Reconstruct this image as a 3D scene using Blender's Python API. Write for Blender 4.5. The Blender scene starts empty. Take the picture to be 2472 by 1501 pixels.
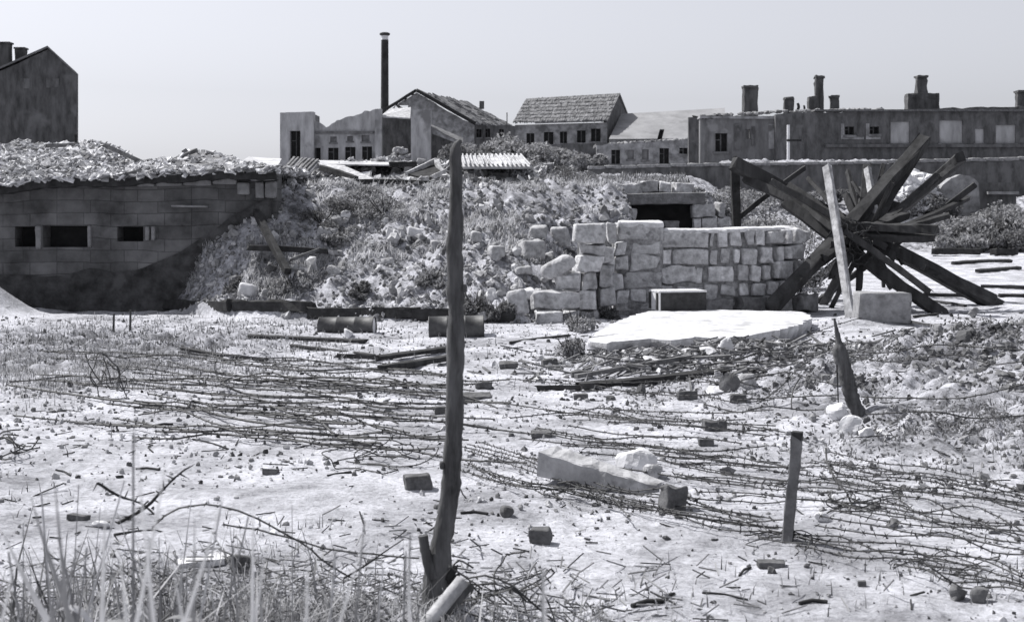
import bpy, math, random
import numpy as np
from mathutils import Vector
scene = bpy.context.scene
R = math.radians
# ------------------------------------------------------------------ camera
F = 3433.0; HOR = 520.0; CX = 1236.0; EYE = 1.6        # focal length and horizon in photo pixels
cam = bpy.data.cameras.new('camera'); camo = bpy.data.objects.new('camera', cam)
scene.collection.objects.link(camo); scene.camera = camo
camo.location = (0, 0, EYE); camo.rotation_euler = (R(90), 0, 0)
cam.sensor_width = 36; cam.lens = 36 * F / 2472
cam.shift_y = -(750.5 - HOR) / 2472
cam.clip_start = .1; cam.clip_end = 6000
cam.dof.use_dof = True; cam.dof.focus_distance = 13; cam.dof.aperture_fstop = 6.3
# ------------------------------------------------------------------ light
SUN_EL, SUN_AZ = 52.0, -60.0        # azimuth clockwise from the view direction
w = bpy.data.worlds.new('World'); scene.world = w; w.use_nodes = True
nt = w.node_tree; bg = nt.nodes['Background']
sky = nt.nodes.new('ShaderNodeTexSky'); sky.sky_type = 'NISHITA'; sky.sun_disc = False
sky.sun_elevation = R(SUN_EL); sky.sun_rotation = R(SUN_AZ)
sky.air_density = 1.0; sky.dust_density = 1.5; sky.ozone_density = 1.0
hs = nt.nodes.new('ShaderNodeHueSaturation'); hs.inputs['Saturation'].default_value = .10
nt.links.new(sky.outputs[0], hs.inputs['Color']); tn = nt.nodes.new('ShaderNodeMixRGB'); tn.blend_type = 'MULTIPLY'; tn.inputs[0].default_value = 1; tn.inputs[2].default_value = (.968, .975, 1.045, 1)   # cool print tone
nt.links.new(hs.outputs[0], tn.inputs[1]); nt.links.new(tn.outputs[0], bg.inputs[0])
bg.inputs[1].default_value = .112
sl = bpy.data.lights.new('sun', 'SUN'); sl.energy = 5.0; sl.angle = R(.5); sl.color = (1, .985, .97)
so = bpy.data.objects.new('sun', sl); scene.collection.objects.link(so)
sd = Vector((math.sin(R(SUN_AZ)) * math.cos(R(SUN_EL)), math.cos(R(SUN_AZ)) * math.cos(R(SUN_EL)), math.sin(R(SUN_EL))))
so.rotation_euler = sd.to_track_quat('Z', 'Y').to_euler(); so.location = (-20, 20, 40)
scene.view_settings.view_transform = 'Standard'; scene.view_settings.look = 'None'
scene.view_settings.exposure = 0.28; scene.view_settings.gamma = 1
scene.render.engine = 'CYCLES'
scene.cycles.max_bounces = 5; scene.cycles.diffuse_bounces = 3
# ------------------------------------------------------------------ noise
def _h(ix, iy, seed):
    n = (ix.astype(np.int64) * 374761393 + iy.astype(np.int64) * 668265263 + seed * 1442695041) & 0xFFFFFFFF
    n = ((n ^ (n >> 13)) * 1274126177) & 0xFFFFFFFF
    n = n ^ (n >> 16)
    return (n & 0xFFFF) / 65535.0
def vnoise(x, y, seed=0):
    ix = np.floor(x); iy = np.floor(y); fx = x - ix; fy = y - iy
    fx = fx * fx * (3 - 2 * fx); fy = fy * fy * (3 - 2 * fy)
    a = _h(ix, iy, seed); b = _h(ix + 1, iy, seed); c = _h(ix, iy + 1, seed); d = _h(ix + 1, iy + 1, seed)
    return (a + (b - a) * fx) * (1 - fy) + (c + (d - c) * fx) * fy - .5
def fbm(x, y, o=3, seed=0):
    s = 0; a = 1.0
    for i in range(o):
        s = s + a * vnoise(x, y, seed + i * 17); x = x * 2.03 + 3.1; y = y * 2.03 + 7.7; a *= .5
    return s
def sm(a, b, t):
    t = np.clip((t - a) / (b - a), 0, 1); return t * t * (3 - 2 * t)
def gs(x, y, cx, cy, sx, sy): return np.exp(-((x - cx) / sx) ** 2 - ((y - cy) / sy) ** 2)
# ------------------------------------------------------------------ terrain height
def foot(x): return np.interp(x, [-9, -7, -6.1, -5.2, -4.25, -2, 0, .5, 1, 1.65, 2.25, 2.35, 4.2, 5, 6], [27, 26.5, 24.7, 23.6, 22.7, 21.7, 21.3, 21.6, 22.7, 23.6, 24.5, 29.1, 29.1, 29.4, 30])
def edge(y): return np.interp(y, [20, 24, 28, 30, 45, 75, 120, 400], [2.4, 2.6, 3.6, 3.8, 5.6, 9.0, 12, 60])
def soilmask(x, y):
    yf = foot(x); m = sm(-.5, .1, y - yf) * (1 - sm(edge(y) + .5, edge(y) + 3.5, x))
    m = np.maximum(m, sm(60, 64, y))
    m = np.maximum(m, np.clip(1.9 * gs(x, y, 4.6, 12.8, 2.1, 2.9), 0, 1) * .95)
    m = np.maximum(m, np.clip(1.4 * gs(x, y, 3.5, 9.9, 1.2, .8), 0, 1) * .9)
    m = np.maximum(m, np.clip(1.3 * gs(x, y, -5.0, 17.5, 2.4, 3.2), 0, 1) * .75)
    m = np.maximum(m, np.clip(1.3 * gs(x, y, -1.0, 5.0, 1.1, 1.0), 0, 1) * .6)
    m = np.maximum(m, np.clip(1.1 * gs(x, y, 2.2, 15.2, 1.6, .9), 0, 1) * .6)
    return m
def H(x, y, fine=True):
    x = np.asarray(x, float); y = np.asarray(y, float)
    yf = foot(x); run = np.interp(x, [-6, -4.25, -2.5, 1.0, 1.65, 2.25, 2.35, 4.2, 5], [2.2, 2.9, 5.6, 5.2, 4.4, 3.5, .7, 1.0, 3])
    s = np.clip((y - yf) / run, 0, 1)
    prof = 1 - (1 - s) ** 1.3
    plat = 2.12 + .036 * np.clip(y - 32, 0, 170)
    plat = plat + .52 * gs(x, y, -2.4, 34, 3.6, 1.6) + .25 * gs(x, y, .6, 33, 1.6, 1.2)
    mr = 1 - sm(edge(y), edge(y) + 3, x)
    left = plat * prof * mr
    left = left + .16 * sm(yf - .42, yf - .30, y) * (1 - prof) * sm(-5.6, -5.2, x) * (1 - sm(.1, .3, x))
    right = (2.5 * sm(61, 73, y) + 2.0 * sm(75.4, 76, y) + .01 * np.clip(y - 76, 0, 200)) * (1 - mr)
    z = left + right
    z = z + .8 * gs(x, y, -9.0, 23.2, .85, .8) - .16 * gs(x * 0, y, 0, 23.9, 1, .5) * (1 - sm(-6.5, -5.6, x))
    z = z + .52 * gs(x, y, 5.0, 13.2, 2.0, 2.4) + .16 * gs(x, y, 3.9, 9.9, 1.1, .7) + .10 * gs(x, y, 5.0, 20.6, .5, .8) + .08 * gs(x, y, 2.4, 15.0, 1.3, .6)
    z = z + .05 * fbm(x * .45, y * .45, 2, 5)
    m = soilmask(x, y)
    far = 1 + .15 * np.clip(y - 20, 0, 100)
    if fine:
        z = z + .035 * fbm(x * 2.1, y * 1.6, 2, 11) + (.02 + .05 * np.exp(-((x + 2.2) / 4.0) ** 2 - ((y - 15) / 5.0) ** 2)) * fbm(x * .55 + y * .5, y * 2.6 + x * .5, 3, 13) + .017 * fbm(x * 8, y * 6, 3, 23)
        z = z + m * (.17 * fbm(x * 1.3, y * 1.3, 2, 31) + .20 * fbm(x * 4.2, y * 3.4, 3, 41))
    return z
def Hs(x, y): return float(H(np.array([x]), np.array([y]))[0])
def at(px, py, d): return Vector(((px - CX) * d / F, d, EYE + (HOR - py) * d / F))
_dd = np.exp(np.linspace(math.log(2.2), math.log(140), 2600))
def hit(px, py):
    """ground point seen at a photo pixel"""
    xs = (px - CX) / F * _dd; zs = EYE + (HOR - py) / F * _dd
    h = H(xs, _dd); k = np.argmax(h >= zs)
    if not (h >= zs).any(): k = -1
    return Vector((xs[k], _dd[k], h[k]))
# ------------------------------------------------------------------ materials
def mat(name, v, var=.35, scale=6, rough=.9, bump=.0, bscale=30, stretch=None, patch=None, spec=.2, tint=(.99, .993, 1.02), island=0, trans=0):
    m = bpy.data.materials.new(name); m.use_nodes = True; t = m.node_tree; N = t.nodes; L = t.links
    b = N['Principled BSDF']; b.inputs['Roughness'].default_value = rough
    b.inputs['Specular IOR Level'].default_value = spec
    tc = N.new('ShaderNodeTexCoord'); mp = N.new('ShaderNodeMapping'); L.new(tc.outputs['Object'], mp.inputs[0])
    if stretch: mp.inputs['Scale'].default_value = stretch
    n1 = N.new('ShaderNodeTexNoise'); n1.inputs['Scale'].default_value = scale; n1.inputs['Detail'].default_value = 6; n1.inputs['Roughness'].default_value = .65
    L.new(mp.outputs[0], n1.inputs['Vector'])
    r = N.new('ShaderNodeValToRGB'); e = r.color_ramp.elements
    lo, hi = v * (1 - var), min(v * (1 + var), .85)
    e[0].position = .33; e[1].position = .67
    e[0].color = (lo * tint[0], lo * tint[1], lo * tint[2], 1); e[1].color = (hi * tint[0], hi * tint[1], hi * tint[2], 1)
    L.new(n1.outputs[0], r.inputs[0]); out = r.outputs[0]
    if patch:
        pv, ps, pt = patch            # value, scale, threshold of large stains
        n2 = N.new('ShaderNodeTexNoise'); n2.inputs['Scale'].default_value = ps; n2.inputs['Detail'].default_value = 5
        L.new(tc.outputs['Object'], n2.inputs['Vector'])
        r2 = N.new('ShaderNodeValToRGB'); r2.color_ramp.elements[0].position = pt; r2.color_ramp.elements[1].position = pt + .08
        L.new(n2.outputs[0], r2.inputs[0]); mx = N.new('ShaderNodeMixRGB'); L.new(r2.outputs[0], mx.inputs[0]); L.new(out, mx.inputs[1])
        mx.inputs[2].default_value = (pv * tint[0], pv * tint[1], pv * tint[2], 1); out = mx.outputs[0]
    if island:            # every stone, tile or board of a mesh has its own tone
        gi = N.new('ShaderNodeNewGeometry'); mr_ = N.new('ShaderNodeMapRange'); mr_.inputs[3].default_value = 1 - island; mr_.inputs[4].default_value = 1 + island; L.new(gi.outputs['Random Per Island'], mr_.inputs[0])
        mi = N.new('ShaderNodeMixRGB'); mi.blend_type = 'MULTIPLY'; mi.inputs[0].default_value = 1; L.new(out, mi.inputs[1]); L.new(mr_.outputs[0], mi.inputs[2]); out = mi.outputs[0]
    L.new(out, b.inputs['Base Color'])
    if trans:
        tl = N.new('ShaderNodeBsdfTranslucent'); L.new(out, tl.inputs[0]); ms = N.new('ShaderNodeMixShader'); ms.inputs[0].default_value = trans
        L.new(b.outputs[0], ms.inputs[1]); L.new(tl.outputs[0], ms.inputs[2]); L.new(ms.outputs[0], N['Material Output'].inputs[0])
    if bump:
        n3 = N.new('ShaderNodeTexNoise'); n3.inputs['Scale'].default_value = bscale; n3.inputs['Detail'].default_value = 5
        L.new(mp.outputs[0], n3.inputs['Vector']); bp = N.new('ShaderNodeBump'); bp.inputs['Strength'].default_value = bump; bp.inputs['Distance'].default_value = .02
        L.new(n3.outputs[0], bp.inputs['Height']); L.new(bp.outputs[0], b.inputs['Normal'])
    return m
def brickmat(name, v, bw, bh, mortar=.6, var=.3, swap=True, msize=.012):
    """coursed masonry: x along the wall, z up (object space)"""
    m = mat(name, v, var, 1.6, .95, patch=(v * 1.5, .9, .6)); t = m.node_tree; N = t.nodes; L = t.links; b = N['Principled BSDF']
    src = b.inputs['Base Color'].links[0].from_socket
    tc = [n for n in N if n.type == 'TEX_COORD'][0]
    sp = N.new('ShaderNodeSeparateXYZ'); L.new(tc.outputs['Object'], sp.inputs[0]); cb = N.new('ShaderNodeCombineXYZ')
    nz = N.new('ShaderNodeTexNoise'); nz.inputs['Scale'].default_value = .7; nz.inputs['Detail'].default_value = 4; L.new(tc.outputs['Object'], nz.inputs['Vector'])
    ad = N.new('ShaderNodeMath'); ad.operation = 'MULTIPLY_ADD'; L.new(nz.outputs[0], ad.inputs[0]); ad.inputs[1].default_value = bh * .9; L.new(sp.outputs[2], ad.inputs[2])
    L.new(sp.outputs[0], cb.inputs[0]); L.new(ad.outputs[0], cb.inputs[1])
    br = N.new('ShaderNodeTexBrick'); L.new(cb.outputs[0], br.inputs['Vector']); br.inputs['Scale'].default_value = 1
    br.inputs['Brick Width'].default_value = bw; br.inputs['Row Height'].default_value = bh; br.inputs['Mortar Size'].default_value = msize
    br.inputs['Color1'].default_value = (1.15,) * 3 + (1,); br.inputs['Color2'].default_value = (.82,) * 3 + (1,); br.inputs['Mortar'].default_value = (mortar,) * 3 + (1,)
    br.inputs['Mortar Smooth'].default_value = .3; br.squash = .8
    mu = N.new('ShaderNodeMixRGB'); mu.blend_type = 'MULTIPLY'; mu.inputs[0].default_value = 1
    L.new(src, mu.inputs[1]); L.new(br.outputs[0], mu.inputs[2]); L.new(mu.outputs[0], b.inputs['Base Color'])
    bp = N.new('ShaderNodeBump'); bp.inputs['Strength'].default_value = .6; bp.inputs['Distance'].default_value = .02; bp.invert = True
    L.new(br.outputs[1], bp.inputs['Height']); L.new(bp.outputs[0], b.inputs['Normal'])
    return m
M = {}
M['sand'] = None
def groundmat():
    m = bpy.data.materials.new('ground'); m.use_nodes = True; t = m.node_tree; N = t.nodes; L = t.links
    b = N['Principled BSDF']; b.inputs['Roughness'].default_value = .95; b.inputs['Specular IOR Level'].default_value = .1
    g = N.new('ShaderNodeNewGeometry'); at_ = N.new('ShaderNodeAttribute'); at_.attribute_name = 'soil'
    def noise(scale, det=6, rough=.65):
        n = N.new('ShaderNodeTexNoise'); n.inputs['Scale'].default_value = scale; n.inputs['Detail'].default_value = det; n.inputs['Roughness'].default_value = rough
        L.new(g.outputs['Position'], n.inputs['Vector']); return n
    def ramp(n, p0, c0, p1, c1):
        r = N.new('ShaderNodeValToRGB'); e = r.color_ramp.elements; e[0].position = p0; e[1].position = p1
        e[0].color = (c0 * .985, c0 * .99, c0 * 1.03, 1); e[1].color = (c1 * .985, c1 * .99, c1 * 1.03, 1)
        L.new(n.outputs[0], r.inputs[0]); return r
    a1 = ramp(noise(1.1, 8, .72), .36, .27, .58, .62)          # sand: dusty pale, with greyer patches
    a2 = ramp(noise(24, 5, .85), .32, .35, .55, 1.05)  # grit
    mu = N.new('ShaderNodeMixRGB'); mu.blend_type = 'MULTIPLY'; mu.inputs[0].default_value = .75; L.new(a1.outputs[0], mu.inputs[1]); L.new(a2.outputs[0], mu.inputs[2])
    s1 = ramp(noise(2.6, 8, .75), .38, .12, .60, .54)    # earth with dry growth
    s2 = ramp(noise(20, 5, .85), .32, .35, .56, 1.1)
    mu2 = N.new('ShaderNodeMixRGB'); mu2.blend_type = 'MULTIPLY'; mu2.inputs[0].default_value = .85; L.new(s1.outputs[0], mu2.inputs[1]); L.new(s2.outputs[0], mu2.inputs[2])
    # ragged border between the two
    nn = noise(1.7, 6, .7); add = N.new('ShaderNodeMath'); add.operation = 'MULTIPLY_ADD'; L.new(nn.outputs[0], add.inputs[0]); add.inputs[1].default_value = 1.4; L.new(at_.outputs['Fac'], add.inputs[2])
    mrn = N.new('ShaderNodeMapRange'); mrn.inputs[1].default_value = .98; mrn.inputs[2].default_value = 1.4; L.new(add.outputs[0], mrn.inputs[0])
    mx = N.new('ShaderNodeMixRGB'); L.new(mrn.outputs[0], mx.inputs[0]); L.new(mu.outputs[0], mx.inputs[1]); L.new(mu2.outputs[0], mx.inputs[2])
    L.new(mx.outputs[0], b.inputs['Base Color'])
    n3 = noise(22, 6, .75); bp = N.new('ShaderNodeBump'); bp.inputs['Strength'].default_value = .9; bp.inputs['Distance'].default_value = .03
    L.new(n3.outputs[0], bp.inputs['Height']); L.new(bp.outputs[0], b.inputs['Normal'])
    return m
M['ground'] = groundmat()
M['old_wood'] = mat('old_wood', .042, .5, 5, .85, .5, 12, (1, 1, .12))
M['bark'] = mat('bark', .095, .65, 14, .9, .9, 22, (1, 1, .18))
M['pale_wood'] = mat('pale_wood', .38, .45, 8, .8, .4, 14)
M['dark_wood'] = mat('dark_wood', .035, .5, 6, .85, .4, 16)
M['grey_wood'] = mat('grey_wood', .15, .5, 6, .85, .4, 16)
M['stone'] = mat('stone', .48, .4, 9, .9, 1.0, 22, patch=(.25, 4.5, .6), island=.22)
M['stone_dark'] = mat('stone_dark', .20, .4, 7, .9, .9, 26, island=.3)
M['mortar'] = mat('mortar', .27, .5, 12, .95, .5, 30)
M['pale_stone'] = mat('pale_stone', .62, .2, 6, .9, .4, 26)
M['brick'] = mat('brick', .11, .45, 14, .9, .5, 40)
M['concrete'] = mat('concrete', .52, .25, 9, .9, .6, 24, patch=(.36, 2.6, .6))
M['concrete_grey'] = mat('concrete_grey', .27, .3, 8, .9, .5, 30, patch=(.16, 5, .6))
M['rust'] = mat('rust', .05, .5, 20, .7, spec=.4)
M['drum'] = mat('drum', .055, .5, 7, .6, .2, 20, spec=.5)
M['crate_dark'] = mat('crate_dark', .05, .35, 10, .8, .3, 20)  # crate front, back and right end carry their shade in this colour
M['sunlit_pale'] = mat('sunlit_pale', .62, .15, 10, .8)  # sun on the crate end and lid, and drum end, put into the colour
M['tile'] = mat('tile', .38, .45, 9, .9, .3, 30, island=.5)
M['tile_dark'] = mat('tile_dark', .14, .5, 9, .9, .3, 30)
M['sheet'] = mat('sheet', .44, .4, 3, .7, .2, 14)
M['bunker'] = brickmat('bunker', .125, .58, .215, .66, .5, True, .008)
M['bunker_pale'] = mat('bunker_pale', .24, .3, 5, .95, .4, 20)
M['shade_tone'] = mat('shade_tone', .062, .55, 5, .95, .9, 14, patch=(.10, 2.2, .6))  # dark tone of the bunker's shaded foot, put into the colour
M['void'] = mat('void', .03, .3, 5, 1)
M['house_wall'] = mat('house_wall', .095, .45, 2.2, .95, .8, 4, (1, 1, .3), patch=(.16, .35, .57))
M['house_roof'] = mat('house_roof', .16, .3, 1.5, .9, .5, 3)
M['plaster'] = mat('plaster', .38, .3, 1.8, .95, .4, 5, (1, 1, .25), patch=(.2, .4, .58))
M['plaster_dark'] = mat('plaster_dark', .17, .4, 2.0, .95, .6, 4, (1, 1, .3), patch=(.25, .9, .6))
M['roof_tile'] = mat('roof_tile', .19, .35, 1.6, .9, .8, 3, patch=(.12, .9, .62), island=.3)
M['tin'] = mat('tin', .27, .2, .6, .8, patch=(.2, .5, .6))
M['ruin'] = mat('ruin', .12, .45, 2.4, .95, .8, 4, (1, 1, .35), patch=(.16, 1.1, .58))
M['ruin_pale'] = mat('ruin_pale', .28, .5, 1.6, .95, .5, 5, patch=(.15, .9, .58))
M['stack'] = mat('stack', .045, .4, 1, .9)
M['white_paint'] = mat('white_paint', .75, .1, 1, .8)
M['leaf'] = mat('leaf', .17, .3, 5, .8, island=.5, trans=.42)
M['leaf_pale'] = mat('leaf_pale', .32, .3, 5, .8, island=.5, trans=.42)
M['grass'] = mat('grass', .48, .3, 3, .85, island=.5, trans=.42)
M['reed'] = mat('reed', .22, .4, 4, .8, island=.7, trans=.2)
M['rubble'] = mat('rubble', .35, .4, 4, .95, .3, 30, island=.55)
M['earth'] = mat('earth', .17, .4, 4, .95, .3, 30, island=.5)
M['concrete_mid'] = mat('concrete_mid', .38, .3, 6, .9, .6, 24, patch=(.2, 5, .6))
M['grit'] = mat('grit', .11, .4, 2.5, .95, island=.6)
# ------------------------------------------------------------------ mesh builder
class MB:
    def __init__(s): s.v = []; s.fl = []; s.fs = []; s.n = 0
    def add(s, v, f):
        v = np.asarray(v, float).reshape(-1, 3); s.v.append(v)
        if isinstance(f, np.ndarray):
            s.fl.append((f + s.n).ravel()); s.fs.append(np.full(len(f), f.shape[1]))
        else:
            for q in f: s.fl.append(np.array(q) + s.n); s.fs.append(np.array([len(q)]))
        s.n += len(v); return s
    def build(s, name, m, parent=None, smooth=True, origin=None):
        v = np.concatenate(s.v); fl = np.concatenate(s.fl).astype(np.int32); fs = np.concatenate(s.fs).astype(np.int32)
        if parent is not None: o = WO[parent.name]
        elif origin is not None: o = np.array(origin, float)
        else: o = np.array([v[:, 0].mean(), v[:, 1].mean(), v[:, 2].min()])
        v = v - o; me = bpy.data.meshes.new(name)
        me.vertices.add(len(v)); me.vertices.foreach_set('co', v.astype(np.float32).ravel())
        me.loops.add(len(fl)); me.loops.foreach_set('vertex_index', fl)
        me.polygons.add(len(fs)); st = np.concatenate([[0], np.cumsum(fs)[:-1]]).astype(np.int32)
        me.polygons.foreach_set('loop_start', st)
        me.polygons.foreach_set('use_smooth', np.full(len(fs), smooth, bool))
        me.update(calc_edges=True); me.validate()
        me.materials.append(M[m] if isinstance(m, str) else m)
        ob = bpy.data.objects.new(name, me); scene.collection.objects.link(ob)
        if parent is not None: ob.parent = parent
        else: ob.location = o
        WO[ob.name] = o; return ob
WO = {}
def tag(o, label, cat, group=None):
    o['label'] = label; o['category'] = cat; o['kind'] = 'thing'
    if group: o['group'] = group
    return o
def thing(name, loc, label, cat, group=None):
    o = bpy.data.objects.new(name, None); o.empty_display_size = .1; scene.collection.objects.link(o)
    o.location = Vector(loc); WO[o.name] = np.array(loc, float); return tag(o, label, cat, group)
def copy_tree(o, loc, rz=0, label=None, sc=None):
    def cp(s, par):
        c = s.copy(); scene.collection.objects.link(c)
        if par: c.parent = par
        for ch in [k for k in s.children]: cp(ch, c)
        return c
    c = cp(o, None); c.location = loc; c.rotation_euler = (0, 0, rz) if not isinstance(rz, (tuple, list)) else rz
    if sc: c.scale = (sc, sc, sc) if not isinstance(sc, (tuple, list)) else sc
    if label: c['label'] = label
    return c
rng = np.random.RandomState(7)
def waves(p, amp, freq, rs, n=6):
    """random smooth displacement"""
    d = np.zeros((len(p), 3))
    for i in range(n):
        k = rs.normal(size=3) * freq; ph = rs.uniform(0, 6.28); a = rs.normal(size=3) * amp
        d += np.sin(p @ k + ph)[:, None] * a
    return d / math.sqrt(n) * 1.4
def _cubesphere(n):
    vs = {}; vl = []; fc = []
    def vid(p):
        k = tuple(np.round(p, 5))
        if k not in vs: vs[k] = len(vl); vl.append(p)
        return vs[k]
    t = np.linspace(-1, 1, n + 1)
    for ax in range(3):
        for sg in (-1, 1):
            for i in range(n):
                for j in range(n):
                    q = []
                    for a, b in ((i, j), (i + 1, j), (i + 1, j + 1), (i, j + 1)):
                        p = np.zeros(3); p[ax] = sg; p[(ax + 1) % 3] = t[a]; p[(ax + 2) % 3] = t[b]; q.append(vid(p))
                    fc.append(q if sg > 0 else q[::-1])
    return np.array(vl), np.array(fc)
CS = {n: _cubesphere(n) for n in (2, 3, 4, 6, 8)}
def rot(rx, ry, rz):
    cx, sx, cy, sy, cz, sz = math.cos(rx), math.sin(rx), math.cos(ry), math.sin(ry), math.cos(rz), math.sin(rz)
    return np.array([[cz, -sz, 0], [sz, cz, 0], [0, 0, 1]]) @ np.array([[cy, 0, sy], [0, 1, 0], [-sy, 0, cy]]) @ np.array([[1, 0, 0], [0, cx, -sx], [0, sx, cx]])
def block(mb, c, size, r=.03, rz=0, rs=rng, amp=.01, n=6, tilt=(0, 0), freq=9, top=None):
    """rounded, worn block centred at c"""
    p, f = CS[n]; p = np.sign(p) * np.abs(p) ** .6
    h = np.array(size) / 2; r = min(r, h.min() * .95); q = p * h; inner = np.clip(q, -(h - r), h - r); d = q - inner
    ln = np.linalg.norm(d, axis=1); ln[ln < 1e-9] = 1; q = inner + d / ln[:, None] * r
    q = q + waves(q, amp, freq, rs)
    q = q @ rot(tilt[0], tilt[1], rz).T + np.array(c); mb.add(q, f); return mb
def rock(mb, c, size, rs, n=4, rough=.18, cuts=4, rz=None):
    p, f = CS[n]; q = p / np.linalg.norm(p, axis=1)[:, None]
    for i in range(cuts):
        k = rs.normal(size=3); k /= np.linalg.norm(k); dd = q @ k; lim = rs.uniform(.45, .8); o = np.maximum(dd - lim, 0); q = q - o[:, None] * k
    q = q + waves(q, rough * .3, 3, rs)
    q = (q * np.array(size) / 2) @ rot(rs.uniform(-.4, .4), rs.uniform(-.4, .4), rs.uniform(0, 6.28) if rz is None else rz).T + np.array(c)
    mb.add(q, f); return mb
def frame(d):
    d = d / np.linalg.norm(d); u = np.cross(d, [0, 0, 1.0])
    if np.linalg.norm(u) < 1e-3: u = np.array([1.0, 0, 0])
    u /= np.linalg.norm(u); return d, u, np.cross(u, d)
def beam(mb, p0, p1, w, h, roll=0, rs=rng, seg=6, jit=.04, taper=1.0, split=.0):
    """sawn timber with chamfered, worn edges and rough ends"""
    p0 = np.array(p0, float); p1 = np.array(p1, float); d, u, v = frame(p1 - p0); L = np.linalg.norm(p1 - p0)
    cr, sr = math.cos(roll), math.sin(roll); u, v = u * cr + v * sr, v * cr - u * sr
    c = .14; pr = np.array([(1 - c, 1), (1, 1 - c), (1, -1 + c), (1 - c, -1), (-1 + c, -1), (-1, -1 + c), (-1, 1 - c), (-1 + c, 1)]) / 2
    vs = []; bend = rs.normal(size=2) * .006 * L
    for i in range(seg + 1):
        t = i / seg; s = 1 + (taper - 1) * t; b = math.sin(t * math.pi) * bend
        jj = rs.normal(size=(8, 2)) * jit * min(w, h)
        off = (rs.normal(size=8) * (split if i == seg else .02) * 1.0) if i in (0, seg) else np.zeros(8)
        for k in range(8):
            a = pr[k] * np.array([w, h]) * s + jj[k] + b
            vs.append(p0 + d * (L * t + off[k]) + u * a[0] + v * a[1])
    fc = []
    for i in range(seg):
        for k in range(8):
            a = i * 8 + k; b = i * 8 + (k + 1) % 8; fc.append((a, a + 8, b + 8, b))
    fc.append(tuple(range(8))); fc.append(tuple(range(seg * 8 + 7, seg * 8 - 1, -1)))
    mb.add(vs, fc); return mb
def spline(pts, step):
    pts = np.array(pts, float); n = len(pts)
    if n < 3: k = max(2, int(np.linalg.norm(pts[-1] - pts[0]) / step)); return pts[0] + (pts[-1] - pts[0]) * np.linspace(0, 1, k + 1)[:, None]
    P = np.vstack([2 * pts[0] - pts[1], pts, 2 * pts[-1] - pts[-2]]); out = []
    for i in range(1, n):
        a, b, c, d = P[i - 1], P[i], P[i + 1], P[i + 2]; k = max(1, int(np.linalg.norm(c - b) / step)); t = np.linspace(0, 1, k, endpoint=False)[:, None]
        out.append(.5 * (2 * b + (c - a) * t + (2 * a - 5 * b + 4 * c - d) * t * t + (3 * b - a - 3 * c + d) * t ** 3))
    return np.vstack(out + [pts[-1:]])
def tube(mb, pts, rad, sides=5, cap=True, rs=None, jit=0):
    pts = np.array(pts, float); n = len(pts); rad = np.broadcast_to(np.asarray(rad, float), (n,))
    tg = np.gradient(pts, axis=0); tg /= np.maximum(np.linalg.norm(tg, axis=1), 1e-9)[:, None]
    ref = np.array([.3, .1, 1.0]) if abs(tg[:, 2]).mean() < .7 else np.array([1.0, .15, .1])
    u = np.cross(tg, ref); u /= np.maximum(np.linalg.norm(u, axis=1), 1e-9)[:, None]; v = np.cross(tg, u)
    a = np.arange(sides) * 2 * math.pi / sides; rr = rad[:, None] * np.ones(sides)
    if jit: rr = rr * (1 + rs.normal(size=rr.shape) * jit)
    V = pts[:, None] + rr[..., None] * (u[:, None] * np.cos(a)[None, :, None] + v[:, None] * np.sin(a)[None, :, None])
    i = np.arange(n - 1)[:, None] * sides; k = np.arange(sides)[None]; k2 = (k + 1) % sides
    f = np.stack([i + k, i + k2, i + sides + k2, i + sides + k], -1).reshape(-1, 4)
    mb.add(V.reshape(-1, 3), f)
    if cap:
        for e, o in ((0, 1), (n - 1, -1)):
            mb.add(V[e], [tuple(range(sides))[::o]])
    return mb
def wall(mb, P, u, inn, us, v0, top, holes, th):
    """wall with real openings. P base point, u along, inn = inward normal; us extra break positions; holes (u0,u1,v0,v1)"""
    P = np.array(P, float); u = np.array(u, float); inn = np.array(inn, float); up = np.array([0, 0, 1.0])
    us = sorted(set(list(us) + [h for q in holes for h in q[:2]])); vz = sorted(set([h for q in holes for h in q[2:]]))
    pt = lambda a, z, w: P + u * a + up * z + inn * w
    inside = lambda a, z: any(q[0] < a < q[1] and q[2] < z < q[3] for q in holes)
    for a, b in zip(us[:-1], us[1:]):
        ta, tb = top(a + 1e-6), top(b - 1e-6); zs = [v0] + [z for z in vz if v0 < z < min(ta, tb)] + [None]
        for k in range(len(zs) - 1):
            z0 = zs[k]; z1a, z1b = (zs[k + 1],) * 2 if zs[k + 1] is not None else (ta, tb)
            if inside((a + b) / 2, (z0 + min(z1a, z1b)) / 2): continue
            mb.add([pt(a, z0, 0), pt(b, z0, 0), pt(b, z1b, 0), pt(a, z1a, 0)], [(0, 1, 2, 3)])
            mb.add([pt(a, z0, th), pt(b, z0, th), pt(b, z1b, th), pt(a, z1a, th)], [(3, 2, 1, 0)])
        mb.add([pt(a, ta, 0), pt(b, tb, 0), pt(b, tb, th), pt(a, ta, th)], [(0, 1, 2, 3)])
    for q in holes:
        a, b, z0, z1 = q
        for c, d in (((a, z0), (b, z0)), ((b, z0), (b, z1)), ((b, z1), (a, z1)), ((a, z1), (a, z0))):
            mb.add([pt(c[0], c[1], 0), pt(d[0], d[1], 0), pt(d[0], d[1], th), pt(c[0], c[1], th)], [(3, 2, 1, 0)])
    for e, o in ((us[0], 1), (us[-1], -1)):
        t = top(e + o * 1e-6); q = [pt(e, v0, 0), pt(e, t, 0), pt(e, t, th), pt(e, v0, th)]; mb.add(q, [(0, 1, 2, 3)[::o]])
    for a, b in zip(us[:-1], us[1:]):      # steps in the top outline
        pass
    return mb
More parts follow.
